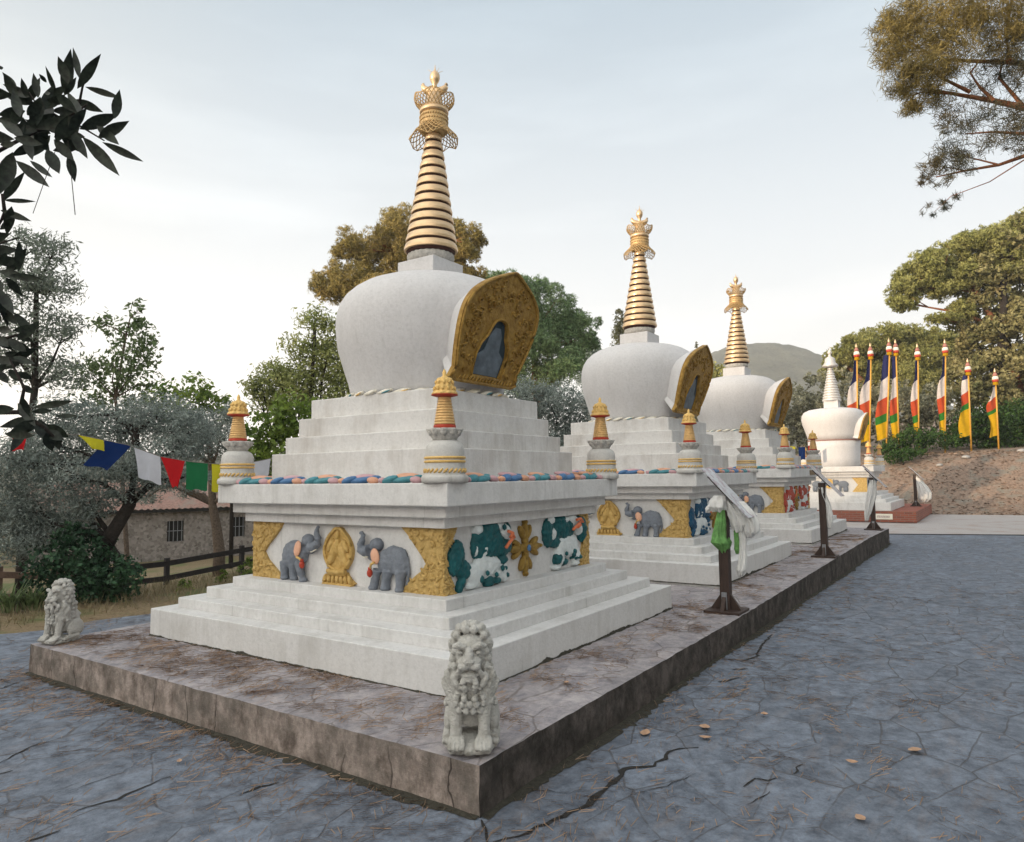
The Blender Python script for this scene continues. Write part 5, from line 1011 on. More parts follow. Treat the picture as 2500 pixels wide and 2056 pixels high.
# left side
tree('feathery_tree', 'tall airy tree with feathery grey green leaves at the left edge', 'tree', [(110, 520, 50, 38), (55, 505, 55, 35), (20, 580, 60, 55), (120, 590, 50, 42), (60, 660, 70, 48), (135, 680, 50, 40), (50, 750, 80, 45), (130, 770, 60, 38), (10, 700, 50, 50), (80, 575, 50, 45)], 13, M['l_feather'], .10, .26, .62, [(45, 1165), (48, 1000), (72, 800), (75, 600)], None, .11, spread=.22, clump=10, shell=.2)
tree('robinia_tree', 'slender robinia with loose green leaf sprays, tallest between the olive and the sky', 'tree', [(212, 668, 26, 28), (285, 640, 22, 26), (270, 690, 50, 38), (240, 745, 62, 42), (298, 725, 30, 48), (225, 820, 62, 36), (285, 790, 44, 40), (190, 770, 40, 40), (300, 850, 40, 30)], 15, M['l_robinia'], .12, .42, .62, [(262, 1150), (250, 950), (238, 820), (260, 690)], M['palebark'], .06, spread=.22, clump=9, shell=.2)
tree('olive_tree', 'large silvery olive tree with a dark leaning trunk behind the prayer flags', 'tree', [(330, 855, 80, 45), (235, 890, 85, 48), (150, 860, 80, 42), (120, 920, 95, 50), (40, 960, 80, 60), (170, 985, 90, 48), (270, 960, 60, 36), (80, 1050, 85, 50), (20, 1060, 60, 60), (190, 1040, 60, 34), (390, 890, 60, 50), (345, 935, 70, 34), (110, 1100, 70, 36), (40, 1120, 60, 44), (330, 990, 60, 16), (260, 1015, 46, 14), (410, 985, 50, 12)], 11.8, M['l_olive'], .075, .26, 1.17, [(205, 1175), (228, 1105), (268, 1040), (277, 970), (280, 890)], M['bark'], .16, spread=.2, clump=16, shell=.3)
tree('olive_tree', 'younger olive tree with pale twisted trunk standing before the stone house', 'tree', [(415, 880, 55, 40), (455, 900, 45, 34), (380, 905, 50, 34), (430, 935, 44, 24), (350, 900, 40, 30), (470, 860, 30, 34), (330, 1000, 40, 16), (390, 1015, 36, 12), (300, 1025, 34, 14), (470, 1010, 30, 14), (350, 980, 50, 16)], 17.5, M['l_olive'], .085, .26, .75, [(452, 1135), (447, 1090), (438, 1040), (436, 960), (430, 900)], M['palebark'], .16, spread=.2, shell=.3)
plant('leaning_trunk', 'short ivy covered leaning trunk left of the dark olive trunk', 'tree trunk', [(178, 1055, 18, 16), (192, 1075, 20, 16), (208, 1098, 20, 16), (225, 1115, 22, 14)], 12.6, M['l_shrub'], .07, asp=.6, cov=.8, trunk=[(250, 1165), (222, 1120), (195, 1085), (172, 1040)], tr=.11, bark=M['bark'], limbs=False)
tree('broadleaf_tree', 'dark green leafy tree crown low on the skyline left of the gold turret', 'tree', [(345, 815, 44, 30), (395, 805, 40, 34), (430, 830, 40, 34), (465, 845, 26, 32), (375, 850, 50, 30)], 21, M['l_green'], .15, .5, .85, [(478, 1040), (472, 930), (430, 840)], spread=.2, tr=.07)
tree('broadleaf_tree', 'light airy tree with orange tinged top left of the nearest drum', 'tree', [(650, 660, 40, 30), (690, 690, 38, 42), (620, 715, 45, 30), (570, 770, 48, 32), (640, 775, 62, 40), (700, 760, 44, 50), (540, 800, 34, 26), (610, 830, 60, 34), (690, 830, 50, 40), (600, 790, 60, 36), (670, 735, 50, 40), (560, 830, 50, 30), (530, 800, 34, 24), (710, 790, 40, 50)], 19, M['l_warm'], .12, .35, 0.93, spread=.24, clump=10, shell=.2)
plant('bush', 'dense bright green bush beside the terraces of the nearest stupa', 'bush', [(565, 875, 52, 40), (615, 845, 50, 42), (528, 905, 34, 36), (645, 885, 48, 44), (580, 925, 60, 34), (535, 945, 40, 30), (560, 980, 50, 40)], 15, M['l_green'], .12, asp=.55, cov=1.2, spread=.2)
tree('pine_tree', 'tall stone pine with layered warm lit crown behind the nearest spire', 'tree', [(835, 470, 62, 40), (760, 500, 62, 34), (800, 540, 82, 36), (725, 572, 62, 28), (690, 600, 50, 20), (770, 600, 80, 26), (880, 520, 60, 60), (930, 480, 50, 44), (965, 545, 34, 44), (945, 610, 50, 50), (720, 520, 36, 28), (850, 590, 60, 40), (680, 585, 44, 26), (735, 590, 60, 24), (965, 500, 36, 40), (975, 590, 34, 50)], 32, M['l_pinewarm'], .22, .12, 2.04, [(900, 1000), (880, 800), (862, 620), (850, 520)], M['pinebark'], .35, spread=.17, up=.35, puffs=20)
tree('pine_tree', 'broad green pine right of the nearest drum, below the tall pine', 'tree', [(1070, 610, 62, 50), (1130, 640, 70, 56), (1185, 690, 48, 64), (1060, 690, 66, 80), (1140, 725, 80, 56), (1010, 630, 44, 60), (1200, 740, 40, 44), (1100, 780, 74, 36), (1215, 690, 30, 50), (1015, 590, 40, 36), (1000, 680, 44, 60)], 37, M['l_pine'], .26, .13, 1.95, [(1110, 1000), (1105, 850), (1100, 700)], M['pinebark'], .35, spread=.17, up=.35, puffs=20)
tree('olive_tree', 'silver leaved olive tree between the first and second stupas', 'tree', [(1085, 815, 55, 36), (1150, 825, 60, 40), (1200, 850, 40, 44), (1110, 865, 60, 40), (1170, 890, 48, 40), (1080, 900, 50, 40), (1140, 930, 60, 40)], 19, M['l_olive'], .11, .27, 1.05, spread=.2, shell=.25)
tree('olive_tree', 'thin pale olive sapling showing sky just left of the second drum', 'tree', [(1222, 745, 18, 30), (1205, 790, 22, 26), (1228, 800, 14, 22)], 24, M['l_olive'], .11, .27, .5, spread=.25, shell=.2, limbs=True, tr=.05)
tree('cypress_tree', 'dark columnar cypress left of the second spire', 'tree', [(1277, 662, 11, 28), (1277, 700, 17, 34), (1276, 745, 19, 36), (1276, 790, 20, 36), (1276, 850, 20, 50), (1276, 920, 20, 50)], 52, M['l_cypress'], .22, .3, 1.5, spread=.16, up=1.2, limbs=False, tr=.2)
tree('cypress_tree', 'tiny pointed cypress tip on the skyline right of the second drum', 'tree', [(1437, 716, 4, 12), (1437, 735, 8, 18), (1437, 770, 10, 26), (1437, 830, 11, 50)], 70, M['l_cypress'], .25, .3, 1.4, spread=.14, up=1.2, limbs=False, tr=.2)
tree('broadleaf_tree', 'small olive green tree peeping above the third drum beside its box', 'tree', [(1465, 760, 26, 16), (1450, 785, 30, 22), (1490, 775, 20, 18), (1470, 820, 40, 40)], 50, M['l_dome'], .28, .4, 1.0, spread=.2, limbs=False)
# right side
for i, (lab, blobs, D, mk, cv) in enumerate([
    ('rounded grey green tree on the slope left of the far silver spire', [(1640, 830, 50, 40), (1690, 810, 46, 40), (1620, 880, 44, 44), (1680, 870, 50, 44), (1590, 870, 30, 30), (1650, 920, 60, 40)], 46, 'l_scrub', 1.1),
    ('grey green scrub tree behind the leftmost banner poles', [(1745, 810, 40, 48), (1790, 830, 44, 44), (1760, 870, 46, 40), (1810, 880, 40, 36), (1715, 850, 30, 44)], 44, 'l_scrub', 1.1),
    ('pale olive bush tree behind the narrow middle banner', [(1850, 830, 46, 52), (1900, 850, 44, 44), (1870, 880, 50, 32), (1930, 830, 36, 50), (1955, 870, 36, 36)], 42, 'l_scrub', 1.1)]):
    tree('scrub_tree', lab, 'tree', blobs, D, M[mk], .24, .42, cv, puffs=12, limbs=False, tr=.15)
tree('umbrella_pine', 'wide dome shaped umbrella pine far behind the banner poles', 'tree', [(1730, 740, 34, 24), (1770, 715, 50, 26), (1820, 698, 56, 28), (1875, 694, 56, 26), (1925, 705, 50, 30), (1960, 735, 44, 40), (1900, 745, 60, 40), (1830, 745, 66, 40), (1770, 760, 56, 36), (1715, 765, 26, 22), (1850, 790, 90, 40), (1940, 790, 50, 44)], 56, M['l_dome'], .28, .22, 3.2, spread=.16, up=.5, puffs=34, tr=.4, bark=M['pinebark'])
tree('umbrella_pine', 'large flat topped umbrella pine leaning in from the right above the ivy tree', 'tree', [(1860, 600, 36, 34), (1880, 575, 44, 30), (1925, 548, 52, 34), (1980, 520, 56, 36), (2040, 496, 60, 36), (2100, 482, 60, 38), (2150, 480, 60, 40), (1990, 565, 60, 36), (1930, 590, 50, 26), (2060, 550, 70, 44), (1865, 625, 30, 20), (1945, 655, 40, 10), (1985, 640, 30, 24)], 44, M['l_dome'], .26, .2, 3.4, [(2120, 960), (2100, 800), (2060, 680), (2010, 600)], M['pinebark'], .38, spread=.16, up=.5, puffs=34)
tree('ivy_tree', 'massive dense tree with dusty brown green foliage at the right edge', 'tree', [(2070, 530, 66, 52), (2020, 590, 50, 60), (2110, 590, 60, 80), (2045, 660, 64, 64), (1985, 660, 36, 50), (2100, 690, 70, 66), (2010, 740, 60, 60), (2080, 770, 70, 60), (1985, 790, 40, 50), (2130, 800, 60, 70), (2040, 830, 70, 50), (2090, 470, 40, 24), (2040, 560, 50, 44), (2140, 520, 50, 60)], 44, M['l_ivy'], .24, .5, 1.95, puffs=16, tr=.5)
plant('hedge', 'dark green hedge bush behind the rightmost banners on the bank', 'bush', [(2000, 875, 40, 34), (2050, 870, 44, 40), (2095, 865, 44, 46), (2140, 870, 40, 50), (1970, 895, 30, 24), (2070, 905, 60, 24), (2020, 905, 40, 22)], 40.5, M['l_hedge'], .18, asp=.5, cov=1.3, limbs=False, tr=.08)
plant('hedge', 'low dark hedge along the bank foot of the middle banner poles', 'bush', [(1880, 900, 30, 22), (1920, 905, 34, 22), (1850, 915, 30, 20), (1830, 925, 26, 18), (1960, 910, 26, 16)], 38.8, M['l_hedge'], .16, asp=.5, cov=1.2, limbs=False, tr=.06)
plant('hedge', 'small clipped dark bush on the bank right of the far stupa', 'bush', [(1858, 938, 30, 12), (1885, 930, 28, 12), (1840, 945, 20, 10)], 37.0, M['l_hedge'], .14, asp=.5, cov=1.3, limbs=False, tr=.05)

# near plants on the left
plant('shrub', 'dark leafy shrub behind the white lion on the left', 'shrub', [(120, 1150, 60, 40), (180, 1140, 50, 36), (100, 1200, 50, 44), (170, 1200, 60, 44), (235, 1180, 50, 30), (270, 1190, 36, 24), (150, 1100, 36, 24), (205, 1225, 50, 34), (250, 1225, 36, 26)], 11.2, M['l_shrub'], .07, asp=.62, cov=1.15, spread=.16, clump=12, jitter=.6)
plant('shrub', 'small green shrub by the fence left of the white steps', 'shrub', [(385, 1212, 20, 17), (398, 1224, 14, 12), (372, 1222, 12, 10)], 12.6, M['l_green'], .055, asp=.5, cov=.9, tr=.015)
plant('shrub', 'little green sprig under the fence post beside the nearest stupa', 'shrub', [(460, 1188, 12, 14), (452, 1198, 10, 10)], 13.6, M['l_green'], .05, asp=.5, cov=.8, tr=.012)
plant('shrub', 'green weed clump right of the last fence post before the gold panel', 'shrub', [(505, 1175, 16, 16), (518, 1160, 12, 14), (515, 1190, 12, 10)], 14, M['l_green'], .055, asp=.5, cov=.9, tr=.012)
def strapclump(label, x, y, D, n, L):
    b = onz(x, y, -.32); root = thing('iris_clump', b, label, 'plant', 'strap leaved plants at the left edge'); V, F = [], []
    for k in range(n):
        a = random.uniform(0, 6.28); l = L*random.uniform(.6, 1.1); r0 = .14*random.random(); wd = .013; sp = random.uniform(.25, .75); pr = []
        for j in range(6):
            t_ = j/5; rr = r0+sp*l*t_*t_; zz = l*(t_-.42*t_**2.4*sp*1.6); c, s = math.cos(a), math.sin(a); w2 = wd*(1-t_**3); pr += [(c*rr-s*w2, s*rr+c*w2, zz), (c*rr+s*w2, s*rr-c*w2, zz)]
        i0 = len(V); V += pr; F += [(i0+2*j, i0+2*j+1, i0+2*j+3, i0+2*j+2) for j in range(5)]
    fromnp('blades', V, F, M['l_robinia'], root); return root
strapclump('pale strap leaved clump at the left edge beneath the brown rails', 22, 1262, 10, 70, .55)
strapclump('strap leaved clump right against the shrub beside the white lion', 66, 1258, 10, 60, .50)
strapclump('strap leaved clump cut by the left picture edge', -18, 1258, 10, 60, .55)
# dry grass along the pavement edge: uncountable
rng = np.random.default_rng(5); n = 9000; gx = rng.uniform(-4, 9, n); gy = 5.25+rng.gamma(1.6, 1.6, n); keep = gy > 5.0-.1*np.maximum(0, gx+2)+.35; gx, gy = gx[keep], gy[keep]; n = len(gx); gz = hz(gx, gy); h = rng.uniform(.05, .22, n); a = rng.uniform(0, 6.28, n); wd = .006
dx, dy = np.cos(a)*wd, np.sin(a)*wd; lx, ly = rng.normal(0, .07, n), rng.normal(0, .07, n)
V = np.stack([np.stack([gx-dx, gy-dy, gz-.02], -1), np.stack([gx+dx, gy+dy, gz-.02], -1), np.stack([gx+lx, gy+ly, gz+h], -1)], 1).reshape(-1, 3)
o = fromnp('dry_grass', V, np.arange(3*n).reshape(n, 3), plain('straw_grass', (.28, .215, .13), .9, 0, .3, 1.5, c2=(.12, .12, .055))); tag(o, 'dry straw coloured grass on the earth behind the platform at left', 'grass', kind='stuff')

# ------------------------------------------------------------------ near pine overhead at right
DP = 12.5
tree('pine_tree', 'near pine with orange branches and sunlit needles hanging in at the top right', 'tree',
     [(1830, 60, 42, 40), (1835, 110, 40, 36), (1880, 30, 50, 50), (1890, 90, 60, 50), (1860, 165, 46, 36), (1910, 150, 60, 40), (1880, 215, 36, 24), (1960, 40, 60, 60), (1960, 110, 60, 46), (2030, 30, 60, 50), (2070, 90, 50, 44), (1935, 200, 44, 26), (2110, 30, 50, 50), (2180, 40, 60, 60), (2250, -20, 90, 70), (2180, -90, 90, 60), (2060, -70, 90, 56), (1960, -50, 70, 36), (2310, 60, 80, 60), (2330, -70, 80, 60), (2200, 130, 50, 40), (2290, 160, 60, 40)],
     DP, M['l_needletop'], .14, .07, 1.20, [(2290, 1020, 13), (2270, 600, 13), (2240, 200, 12.8), (2200, -60, 12.6)], M['pinebark'], .24, spread=.2, up=.25, clump=36, shell=.25, limbs=False)
pt = bpy.data.objects['pine_tree.002']; bp0 = np.array(pt.location)
VS, FS, n0 = [], [], 0; rng = np.random.default_rng(77)
for (x, y, rx, ry, cv) in [(1990, 235, 60, 28, .55), (2060, 240, 60, 30, .55), (2110, 250, 50, 36, .6), (1985, 270, 50, 22, .4), (2045, 285, 55, 24, .5), (2090, 295, 40, 24, .5), (1940, 260, 30, 20, .4), (2090, 150, 50, 40, .5), (2030, 165, 50, 34, .45), (2100, 110, 40, 40, .6),
                           (1960, 315, 46, 22, .7), (1930, 335, 36, 18, .8), (1990, 345, 40, 16, .6), (1925, 355, 30, 12, .7), (1905, 372, 22, 9, .8), (1950, 372, 30, 10, .6), (1985, 320, 30, 14, .8), (1935, 425, 26, 10, .6), (1965, 412, 26, 9, .5), (1915, 440, 18, 6, .6)]:
    c = at(x, y, DP+rng.uniform(-.4, .4)); s = px(DP); nn = int(cv*math.pi*rx*ry*s*s/(.14*.14*.07*.5)*2.6); V, F = leafcloud(c, (rx*s, rx*s*.8, ry*s), nn, .14, .07, 30, .2, .2, 0, .2, rng); VS.append(V); FS.append(F+n0); n0 += len(V)
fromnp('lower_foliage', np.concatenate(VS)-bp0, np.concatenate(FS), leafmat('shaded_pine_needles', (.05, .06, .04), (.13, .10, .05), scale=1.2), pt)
bm = bmesh.new(); b0 = Vector(bp0)
for pts, r in [([(2250, 235), (2110, 222), (2050, 208), (1980, 196), (1920, 185)], .075), ([(2250, 150), (2080, 128), (2000, 126), (1930, 120)], .06), ([(2250, 300), (2111, 276), (2050, 272), (1990, 276)], .04), ([(2250, 260), (2111, 322), (2060, 340), (1990, 352), (1930, 365)], .045), ([(2111, 330), (2040, 375), (1960, 405), (1925, 438)], .012),
               ([(2080, 128), (2075, 70), (2085, 0)], .05), ([(2050, 208), (2020, 180), (2000, 150), (2040, 100)], .035), ([(2000, 190), (1940, 160), (1890, 120)], .035), ([(2111, 222), (2060, 160), (2070, 110)], .04), ([(2060, 340), (2000, 325), (1960, 318)], .018), ([(1990, 352), (1950, 345), (1915, 340)], .012), ([(1930, 120), (1880, 90), (1850, 70)], .03), ([(1960, 193), (1900, 190), (1870, 200)], .025)]:
    P = [Vector(at(x, y if k else y, DP+(.25*(k > 0))))-b0 for k, (x, y) in enumerate(pts)]; tube(bm, P, [r*(1-.75*i/(len(P)-1)) for i in range(len(P))], 7)
fin('branch', bm, M['pinebark'], pt)

# unseen pines added off to the right, to shade the square from that side
RP = None
for k, (u, v, h) in enumerate([(-6, -18, 8.5), (3, -17.5, 9.5), (12, -18, 9), (21, -19, 9)]):
    if RP is None:
        rng = np.random.default_rng(9); VS, FS, n0 = [], [], 0
        for q in range(16):
            a = q*2.4; rr = 3.4*math.sqrt((q+.5)/16); V, F = leafcloud((rr*math.cos(a), rr*math.sin(a), 6.2+rng.uniform(-3.6, 2.6)), (1.7, 1.7, 1.4), 900, .42, .45, 14, .2, .3, 0, .2, rng); VS.append(V); FS.append(F+n0); n0 += len(V)
        RP = thing('pine_tree', (u, v, -.3), 'broad unseen pine added right of the paved square for shade', 'tree', 'unseen pines added for shade')
        fromnp('crown', np.concatenate(VS), np.concatenate(FS), M['l_pine'], RP); bm = bmesh.new(); tube(bm, [(0, 0, 0), (.1, 0, 3), (0, .1, 7.5)], [.3, .24, .12], 10); fin('trunk', bm, M['pinebark'], RP); o = RP
    else: o = tree_copy(RP); o.location = (u, v, -.3)
    o.scale = (1, 1, h/9); o.rotation_euler[2] = k*1.3

# ------------------------------------------------------------------ near laurel branch at the left edge
DL = 2.0; lb = at(-330, 1700, DL); lb[2] = ZG
lr = thing('laurel_tree', lb, 'near dark laurel branch silhouetted against the sky at the left edge', 'tree')
lb0 = Vector(lb); bm = bmesh.new()
def lp(x, y, d=DL): return Vector(at(x, y, d))-lb0
tube(bm, [Vector((0, 0, 0)), lp(-320, 1000), lp(-300, 500), lp(-280, 250)], [.06, .05, .04, .03], 10); fin('trunk', bm, M['bark'], lr)
bm = bmesh.new()
for pts, r in [([(-300, 480), (-120, 380), (0, 310), (90, 262), (160, 230), (180, 215)], .007), ([(60, 275), (120, 255), (165, 260), (215, 290)], .005), ([(90, 262), (75, 215), (60, 190)], .004), ([(160, 230), (170, 180), (180, 150)], .004), ([(-310, 700), (-80, 560), (-20, 500), (10, 440), (5, 400)], .010), ([(-40, 520), (5, 500), (40, 490)], .004), ([(-310, 820), (-60, 740), (0, 700), (40, 690)], .008), ([(-310, 900), (-30, 850), (40, 850), (90, 880), (110, 900)], .010), ([(40, 850), (50, 800), (20, 740)], .006)]:
    P = [lp(*p) for p in pts]; tube(bm, P, [r*(1-.6*i/(len(P)-1)) for i in range(len(P))], 6)
for a, b2 in [((140, 290), (155, 443)), ((118, 300), (68, 440))]: tube(bm, [lp(*a, 1.98), lp(*b2, 1.98)], .0012, 4)
fin('branch', bm, M['bark'], lr)
LV, LF = [], []
def leaf(x0, y0, x1, y1, w_, d=None):
    d = d or DL+random.uniform(-.10, .10); a = lp(x0, y0, d+random.uniform(-.03, .03)); b2 = lp(x1, y1, d+random.uniform(-.03, .03)); ax = (b2-a); L = ax.length; ax.normalize()
    w_ *= 1.08; view = (a+lb0-Vector(CP)).normalized(); sd_ = ax.cross(view).normalized(); sd_ = (sd_*math.cos(.5*random.uniform(-1, 1)) + view*math.sin(random.uniform(-.4, .4))).normalized(); nr_ = ax.cross(sd_); prof = [0, .55, .86, 1, .93, .70, .36, 0]; ww = w_*px(DL)
    i0 = len(LV); n_ = len(prof)
    for k, q in enumerate(prof):
        t_ = k/(n_-1); c = a+ax*L*t_+nr_*(-.06*L*math.sin(math.pi*t_)); LV.extend([c-sd_*ww*q+nr_*ww*.25*q, c, c+sd_*ww*q+nr_*ww*.25*q])
    for k in range(n_-1):
        j = i0+3*k; LF.extend([(j, j+1, j+4, j+3), (j+1, j+2, j+5, j+4)])
q1 = lambda x, y: ((0+.3456*x)/K, (60+.3456*y)/K)
HAND = [((455, 500), (500, 170), 38), ((560, 380), (515, 160), 22), ((545, 455), (715, 205), 32), ((600, 440), (858, 522), 22), ((460, 500), (540, 370), 18), ((400, 500), (320, 290), 16), ((330, 410), (275, 348), 14), ((270, 520), (235, 340), 24), ((190, 520), (150, 375), 20), ((250, 560), (15, 490), 34), ((120, 460), (15, 335), 24), ((10, 320), (0, 290), 14), ((180, 610), (-20, 640), 36), ((170, 660), (-40, 680), 34),
        ((430, 690), (520, 515), 34), ((520, 530), (730, 620), 32), ((560, 740), (838, 630), 40), ((690, 800), (915, 680), 34), ((580, 790), (845, 1070), 40), ((720, 830), (1015, 970), 26), ((500, 740), (620, 950), 32), ((380, 810), (525, 965), 34), ((430, 760), (560, 900), 36), ((240, 770), (345, 900), 30), ((330, 880), (420, 1055), 40), ((80, 760), (250, 800), 30), ((170, 780), (230, 960), 30), ((110, 960), (350, 1150), 36), ((210, 960), (370, 1080), 22), ((0, 850), (110, 840), 22), ((90, 900), (0, 1200), 50), ((10, 1250), (180, 1035), 28), ((20, 1240), (255, 1250), 14), ((0, 1310), (225, 1390), 22), ((0, 1450), (95, 1370), 22), ((-20, 1500), (60, 1560), 18), ((300, 600), (410, 720), 34), ((320, 560), (380, 640), 26), ((230, 690), (380, 740), 30), ((260, 640), (330, 830), 36), ((340, 500), (330, 470), 16), ((380, 560), (430, 520), 24), ((420, 600), (520, 620), 30), ((190, 640), (300, 560), 34), ((100, 720), (230, 720), 20)]
for (a, b2, w_) in HAND:
    A0, B0 = q1(*a), q1(*b2); leaf(A0[0], A0[1], B0[0], B0[1], w_*.3456/K)
q2 = lambda x, y: ((0+.3456*x)/K, (560+.3456*y)/K)
HAND2 = [((130, 300), (135, 75), 26), ((20, 250), (40, 165), 30), ((-20, 240), (130, 210), 34), ((100, 230), (45, 310), 22), ((60, 325), (310, 355), 24), ((40, 340), (160, 470), 28), ((-10, 350), (10, 450), 20), ((90, 715), (290, 690), 24), ((100, 740), (240, 795), 22), ((-30, 700), (90, 720), 26), ((60, 800), (220, 850), 30), ((-20, 760), (60, 830), 34), ((30, 870), (180, 930), 34), ((-20, 900), (90, 960), 34), ((90, 900), (250, 950), 24), ((60, 990), (160, 1080), 30), ((-10, 1000), (60, 1090), 26), ((120, 1010), (230, 1060), 24), ((150, 1100), (240, 1160), 24), ((230, 1260), (525, 1210), 26), ((390, 1320), (550, 1315), 16), ((220, 1290), (370, 1280), 20), ((250, 1330), (-10, 1400), 34), ((260, 1350), (60, 1440), 30), ((280, 1340), (300, 1480), 40), ((310, 1380), (490, 1470), 36), ((330, 1420), (450, 1490), 34), ((330, 1430), (370, 1570), 40), ((390, 1440), (420, 1560), 30), ((240, 1370), (170, 1440), 24), ((150, 1180), (215, 1330), 20), ((20, 560), (60, 690), 18), ((0, 520), (30, 620), 22)]
for (a, b2, w_) in HAND2:
    A0, B0 = q2(*a), q2(*b2); leaf(A0[0], A0[1], B0[0], B0[1], w_*.3456/K)
for k in range(46):
    x, y = random.gauss(95, 55), random.gauss(255, 34); a = random.gauss(.3, 1.6); leaf(x, y, x+62*math.cos(a), y+62*math.sin(a), 9)
for k in range(24):
    x, y = random.gauss(5, 30), random.gauss(700, 130); a = random.gauss(.5, 1.5); leaf(x, y, x+62*math.cos(a), y+62*math.sin(a), 9)
for k in range(90):
    x, y = random.uniform(-330, -20), random.uniform(100, 950); a = random.uniform(0, 6.28); leaf(x, y, x+75*math.cos(a), y+75*math.sin(a), 12)
fromnp('leaves', LV, LF, M['l_dark'], lr, smooth=True)

# ------------------------------------------------------------------ ground litter
def needles(name, label, n, area, seed, z, L=(.05, .12), clumps=90):
    rng = np.random.default_rng(seed); P = area(rng, clumps); k = rng.integers(0, len(P), n); c = P[k]
    st_ = rng.uniform(0, 3.14, len(P))[k]; s1 = rng.normal(0, .22, n); s2_ = rng.normal(0, .05, n); x = c[:, 0]+np.cos(st_)*s1-np.sin(st_)*s2_; y = c[:, 1]+np.sin(st_)*s1+np.cos(st_)*s2_
    a = st_+rng.normal(0, .7, n); l = rng.uniform(*L, n); wd = .0014; zz = z(x, y)+.004+rng.random(n)*.004
    dx, dy = np.cos(a)*l/2, np.sin(a)*l/2; ex, ey = -np.sin(a)*wd, np.cos(a)*wd
    V = np.stack([np.stack([x-dx-ex, y-dy-ey, zz], -1), np.stack([x+dx-ex, y+dy-ey, zz+.002], -1), np.stack([x+dx+ex, y+dy+ey, zz+.004], -1), np.stack([x-dx+ex, y-dy+ey, zz+.003], -1)], 1).reshape(-1, 3)
    ok = np.ones(n, bool); return V, n, x, y
def litter(name, label, V, keep):
    V = V.reshape(-1, 4, 3)[keep]; m_ = len(V); o = fromnp(name, V.reshape(-1, 3), np.arange(4*m_).reshape(m_, 4), M['needle']); tag(o, label, 'pine needles', kind='stuff')
def a1(rng, c):
    p = []
    for _ in range(int(c*.35)): p.append((PU0-.05-abs(rng.normal(0, .22)), rng.uniform(-3.4, 3)))
    for _ in range(int(c*.2)): p.append((rng.uniform(-3, 8), PV0-.1-abs(rng.normal(0, .4))))
    for _ in range(int(c*1.6)): r_ = 2.2+11*rng.random()**1.2; a_ = YAW+rng.uniform(-.75, .75); p.append((CP[0]+r_*math.cos(a_), CP[1]+r_*math.sin(a_)))
    return np.array(p)
V, n, x, y = needles('n', '', 15000, a1, 3, lambda x, y: np.full(x.shape, ZG), clumps=420)
litter('pine_needles', 'brown fallen pine needles scattered over the slate pavement', V, ~((x > PU0-.02) & (x < PU1+.02) & (y > PV0-.02) & (y < PV1)))
def a2(rng, c):
    p = [(rng.uniform(-2.75, -2.0), rng.uniform(-2.7, 2.5)) for _ in range(c)] + [(rng.uniform(-2.6, 12), rng.uniform(-2.75, -2.05)) for _ in range(c)]; return np.array(p)
V, n, x, y = needles('n', '', 8000, a2, 4, lambda x, y: np.interp(x, [-3, 1.8, 5.58, 11.33, 14.7, 20], [0, 0, .05, .12, .10, .10])+.004, clumps=90)
inb = (x > PU0+.06) & (x < PU1-.06) & (y > PV0+.06) & (y < PV1-.06)
for u0 in (0, 5.58, 11.33): inb &= ~((abs(x-u0) < 2.03) & (abs(y) < 2.03))
litter('pine_needles', 'brown fallen pine needles lying on the platform paving', V, inb)
rng = np.random.default_rng(21); n = 9000; bx = rng.uniform(29.8, 40, n); by = rng.uniform(-16, 3, n); bz = hz(bx, by)+.01; V = []
a = rng.uniform(0, 6.28, n); l = rng.uniform(.04, .13, n); wd = rng.uniform(.012, .035, n); dx, dy = np.cos(a)*l, np.sin(a)*l; ex, ey = -np.sin(a)*wd, np.cos(a)*wd; t1 = rng.uniform(.0, .05, n)
V = np.stack([np.stack([bx-dx, by-dy, bz], -1), np.stack([bx+ex, by+ey, bz+t1], -1), np.stack([bx+dx, by+dy, bz+t1*.6], -1), np.stack([bx-ex, by-ey, bz], -1)], 1).reshape(-1, 3)
o = fromnp('leaf_litter', V, np.arange(4*n).reshape(n, 4), plain('bank_litter', (.40, .29, .22), .9, 0, .3, 1.7, c2=(.10, .075, .055))); tag(o, 'dry brown leaf litter strewn over the bank below the banners', 'leaf litter', kind='stuff')
def fallen(p, s, rz, label, grp):
    bm = bmesh.new(); prof = [(0, .0), (.25, .32), (.5, .42), (.75, .3), (1, 0)]; L = [bm.verts.new(((t_-.5)*s, w_*s*.8, .006+.25*s*abs(t_-.5)**1.5+.15*s*w_)) for t_, w_ in prof]; Cn = [bm.verts.new(((t_-.5)*s, 0, .004+.12*s*abs(t_-.5))) for t_, w_ in prof[1:-1]]; Rr = [bm.verts.new(((t_-.5)*s, -w_*s*.8, .006+.25*s*abs(t_-.5)**1.5+.1*s*w_)) for t_, w_ in prof[1:-1]]
    Cc = [L[0]]+Cn+[L[-1]]; R2 = [L[0]]+Rr+[L[-1]]
    for k in range(4):
        for A_, B_ in ((L, Cc), (Cc, R2)):
            q = [A_[k], A_[k+1], B_[k+1], B_[k]]; q = list(dict.fromkeys(q))
            if len(q) >= 3: bm.faces.new(q)
    o = fin('fallen_leaf', bm, M['leafbrown'], None, True); o.location = p; o.rotation_euler = (random.uniform(-.15, .15), random.uniform(-.15, .15), rz); o.location.z += .006; o.scale = (1, random.uniform(.7, 1.2), random.uniform(.8, 1.8)); tag(o, label, 'leaf', grp)
for X, Y in z4([(1525, 1068), (1520, 1012), (1215, 1042), (1830, 950)]) + [(1887, 1552), (1757, 1577), (1775, 1692)]:
    fallen(onz(X, Y, ZG+.002), random.uniform(.07, .11), random.uniform(0, 6.28), 'brown dry leaf fallen on the slate pavement right of the platform', 'fallen leaves on the pavement')
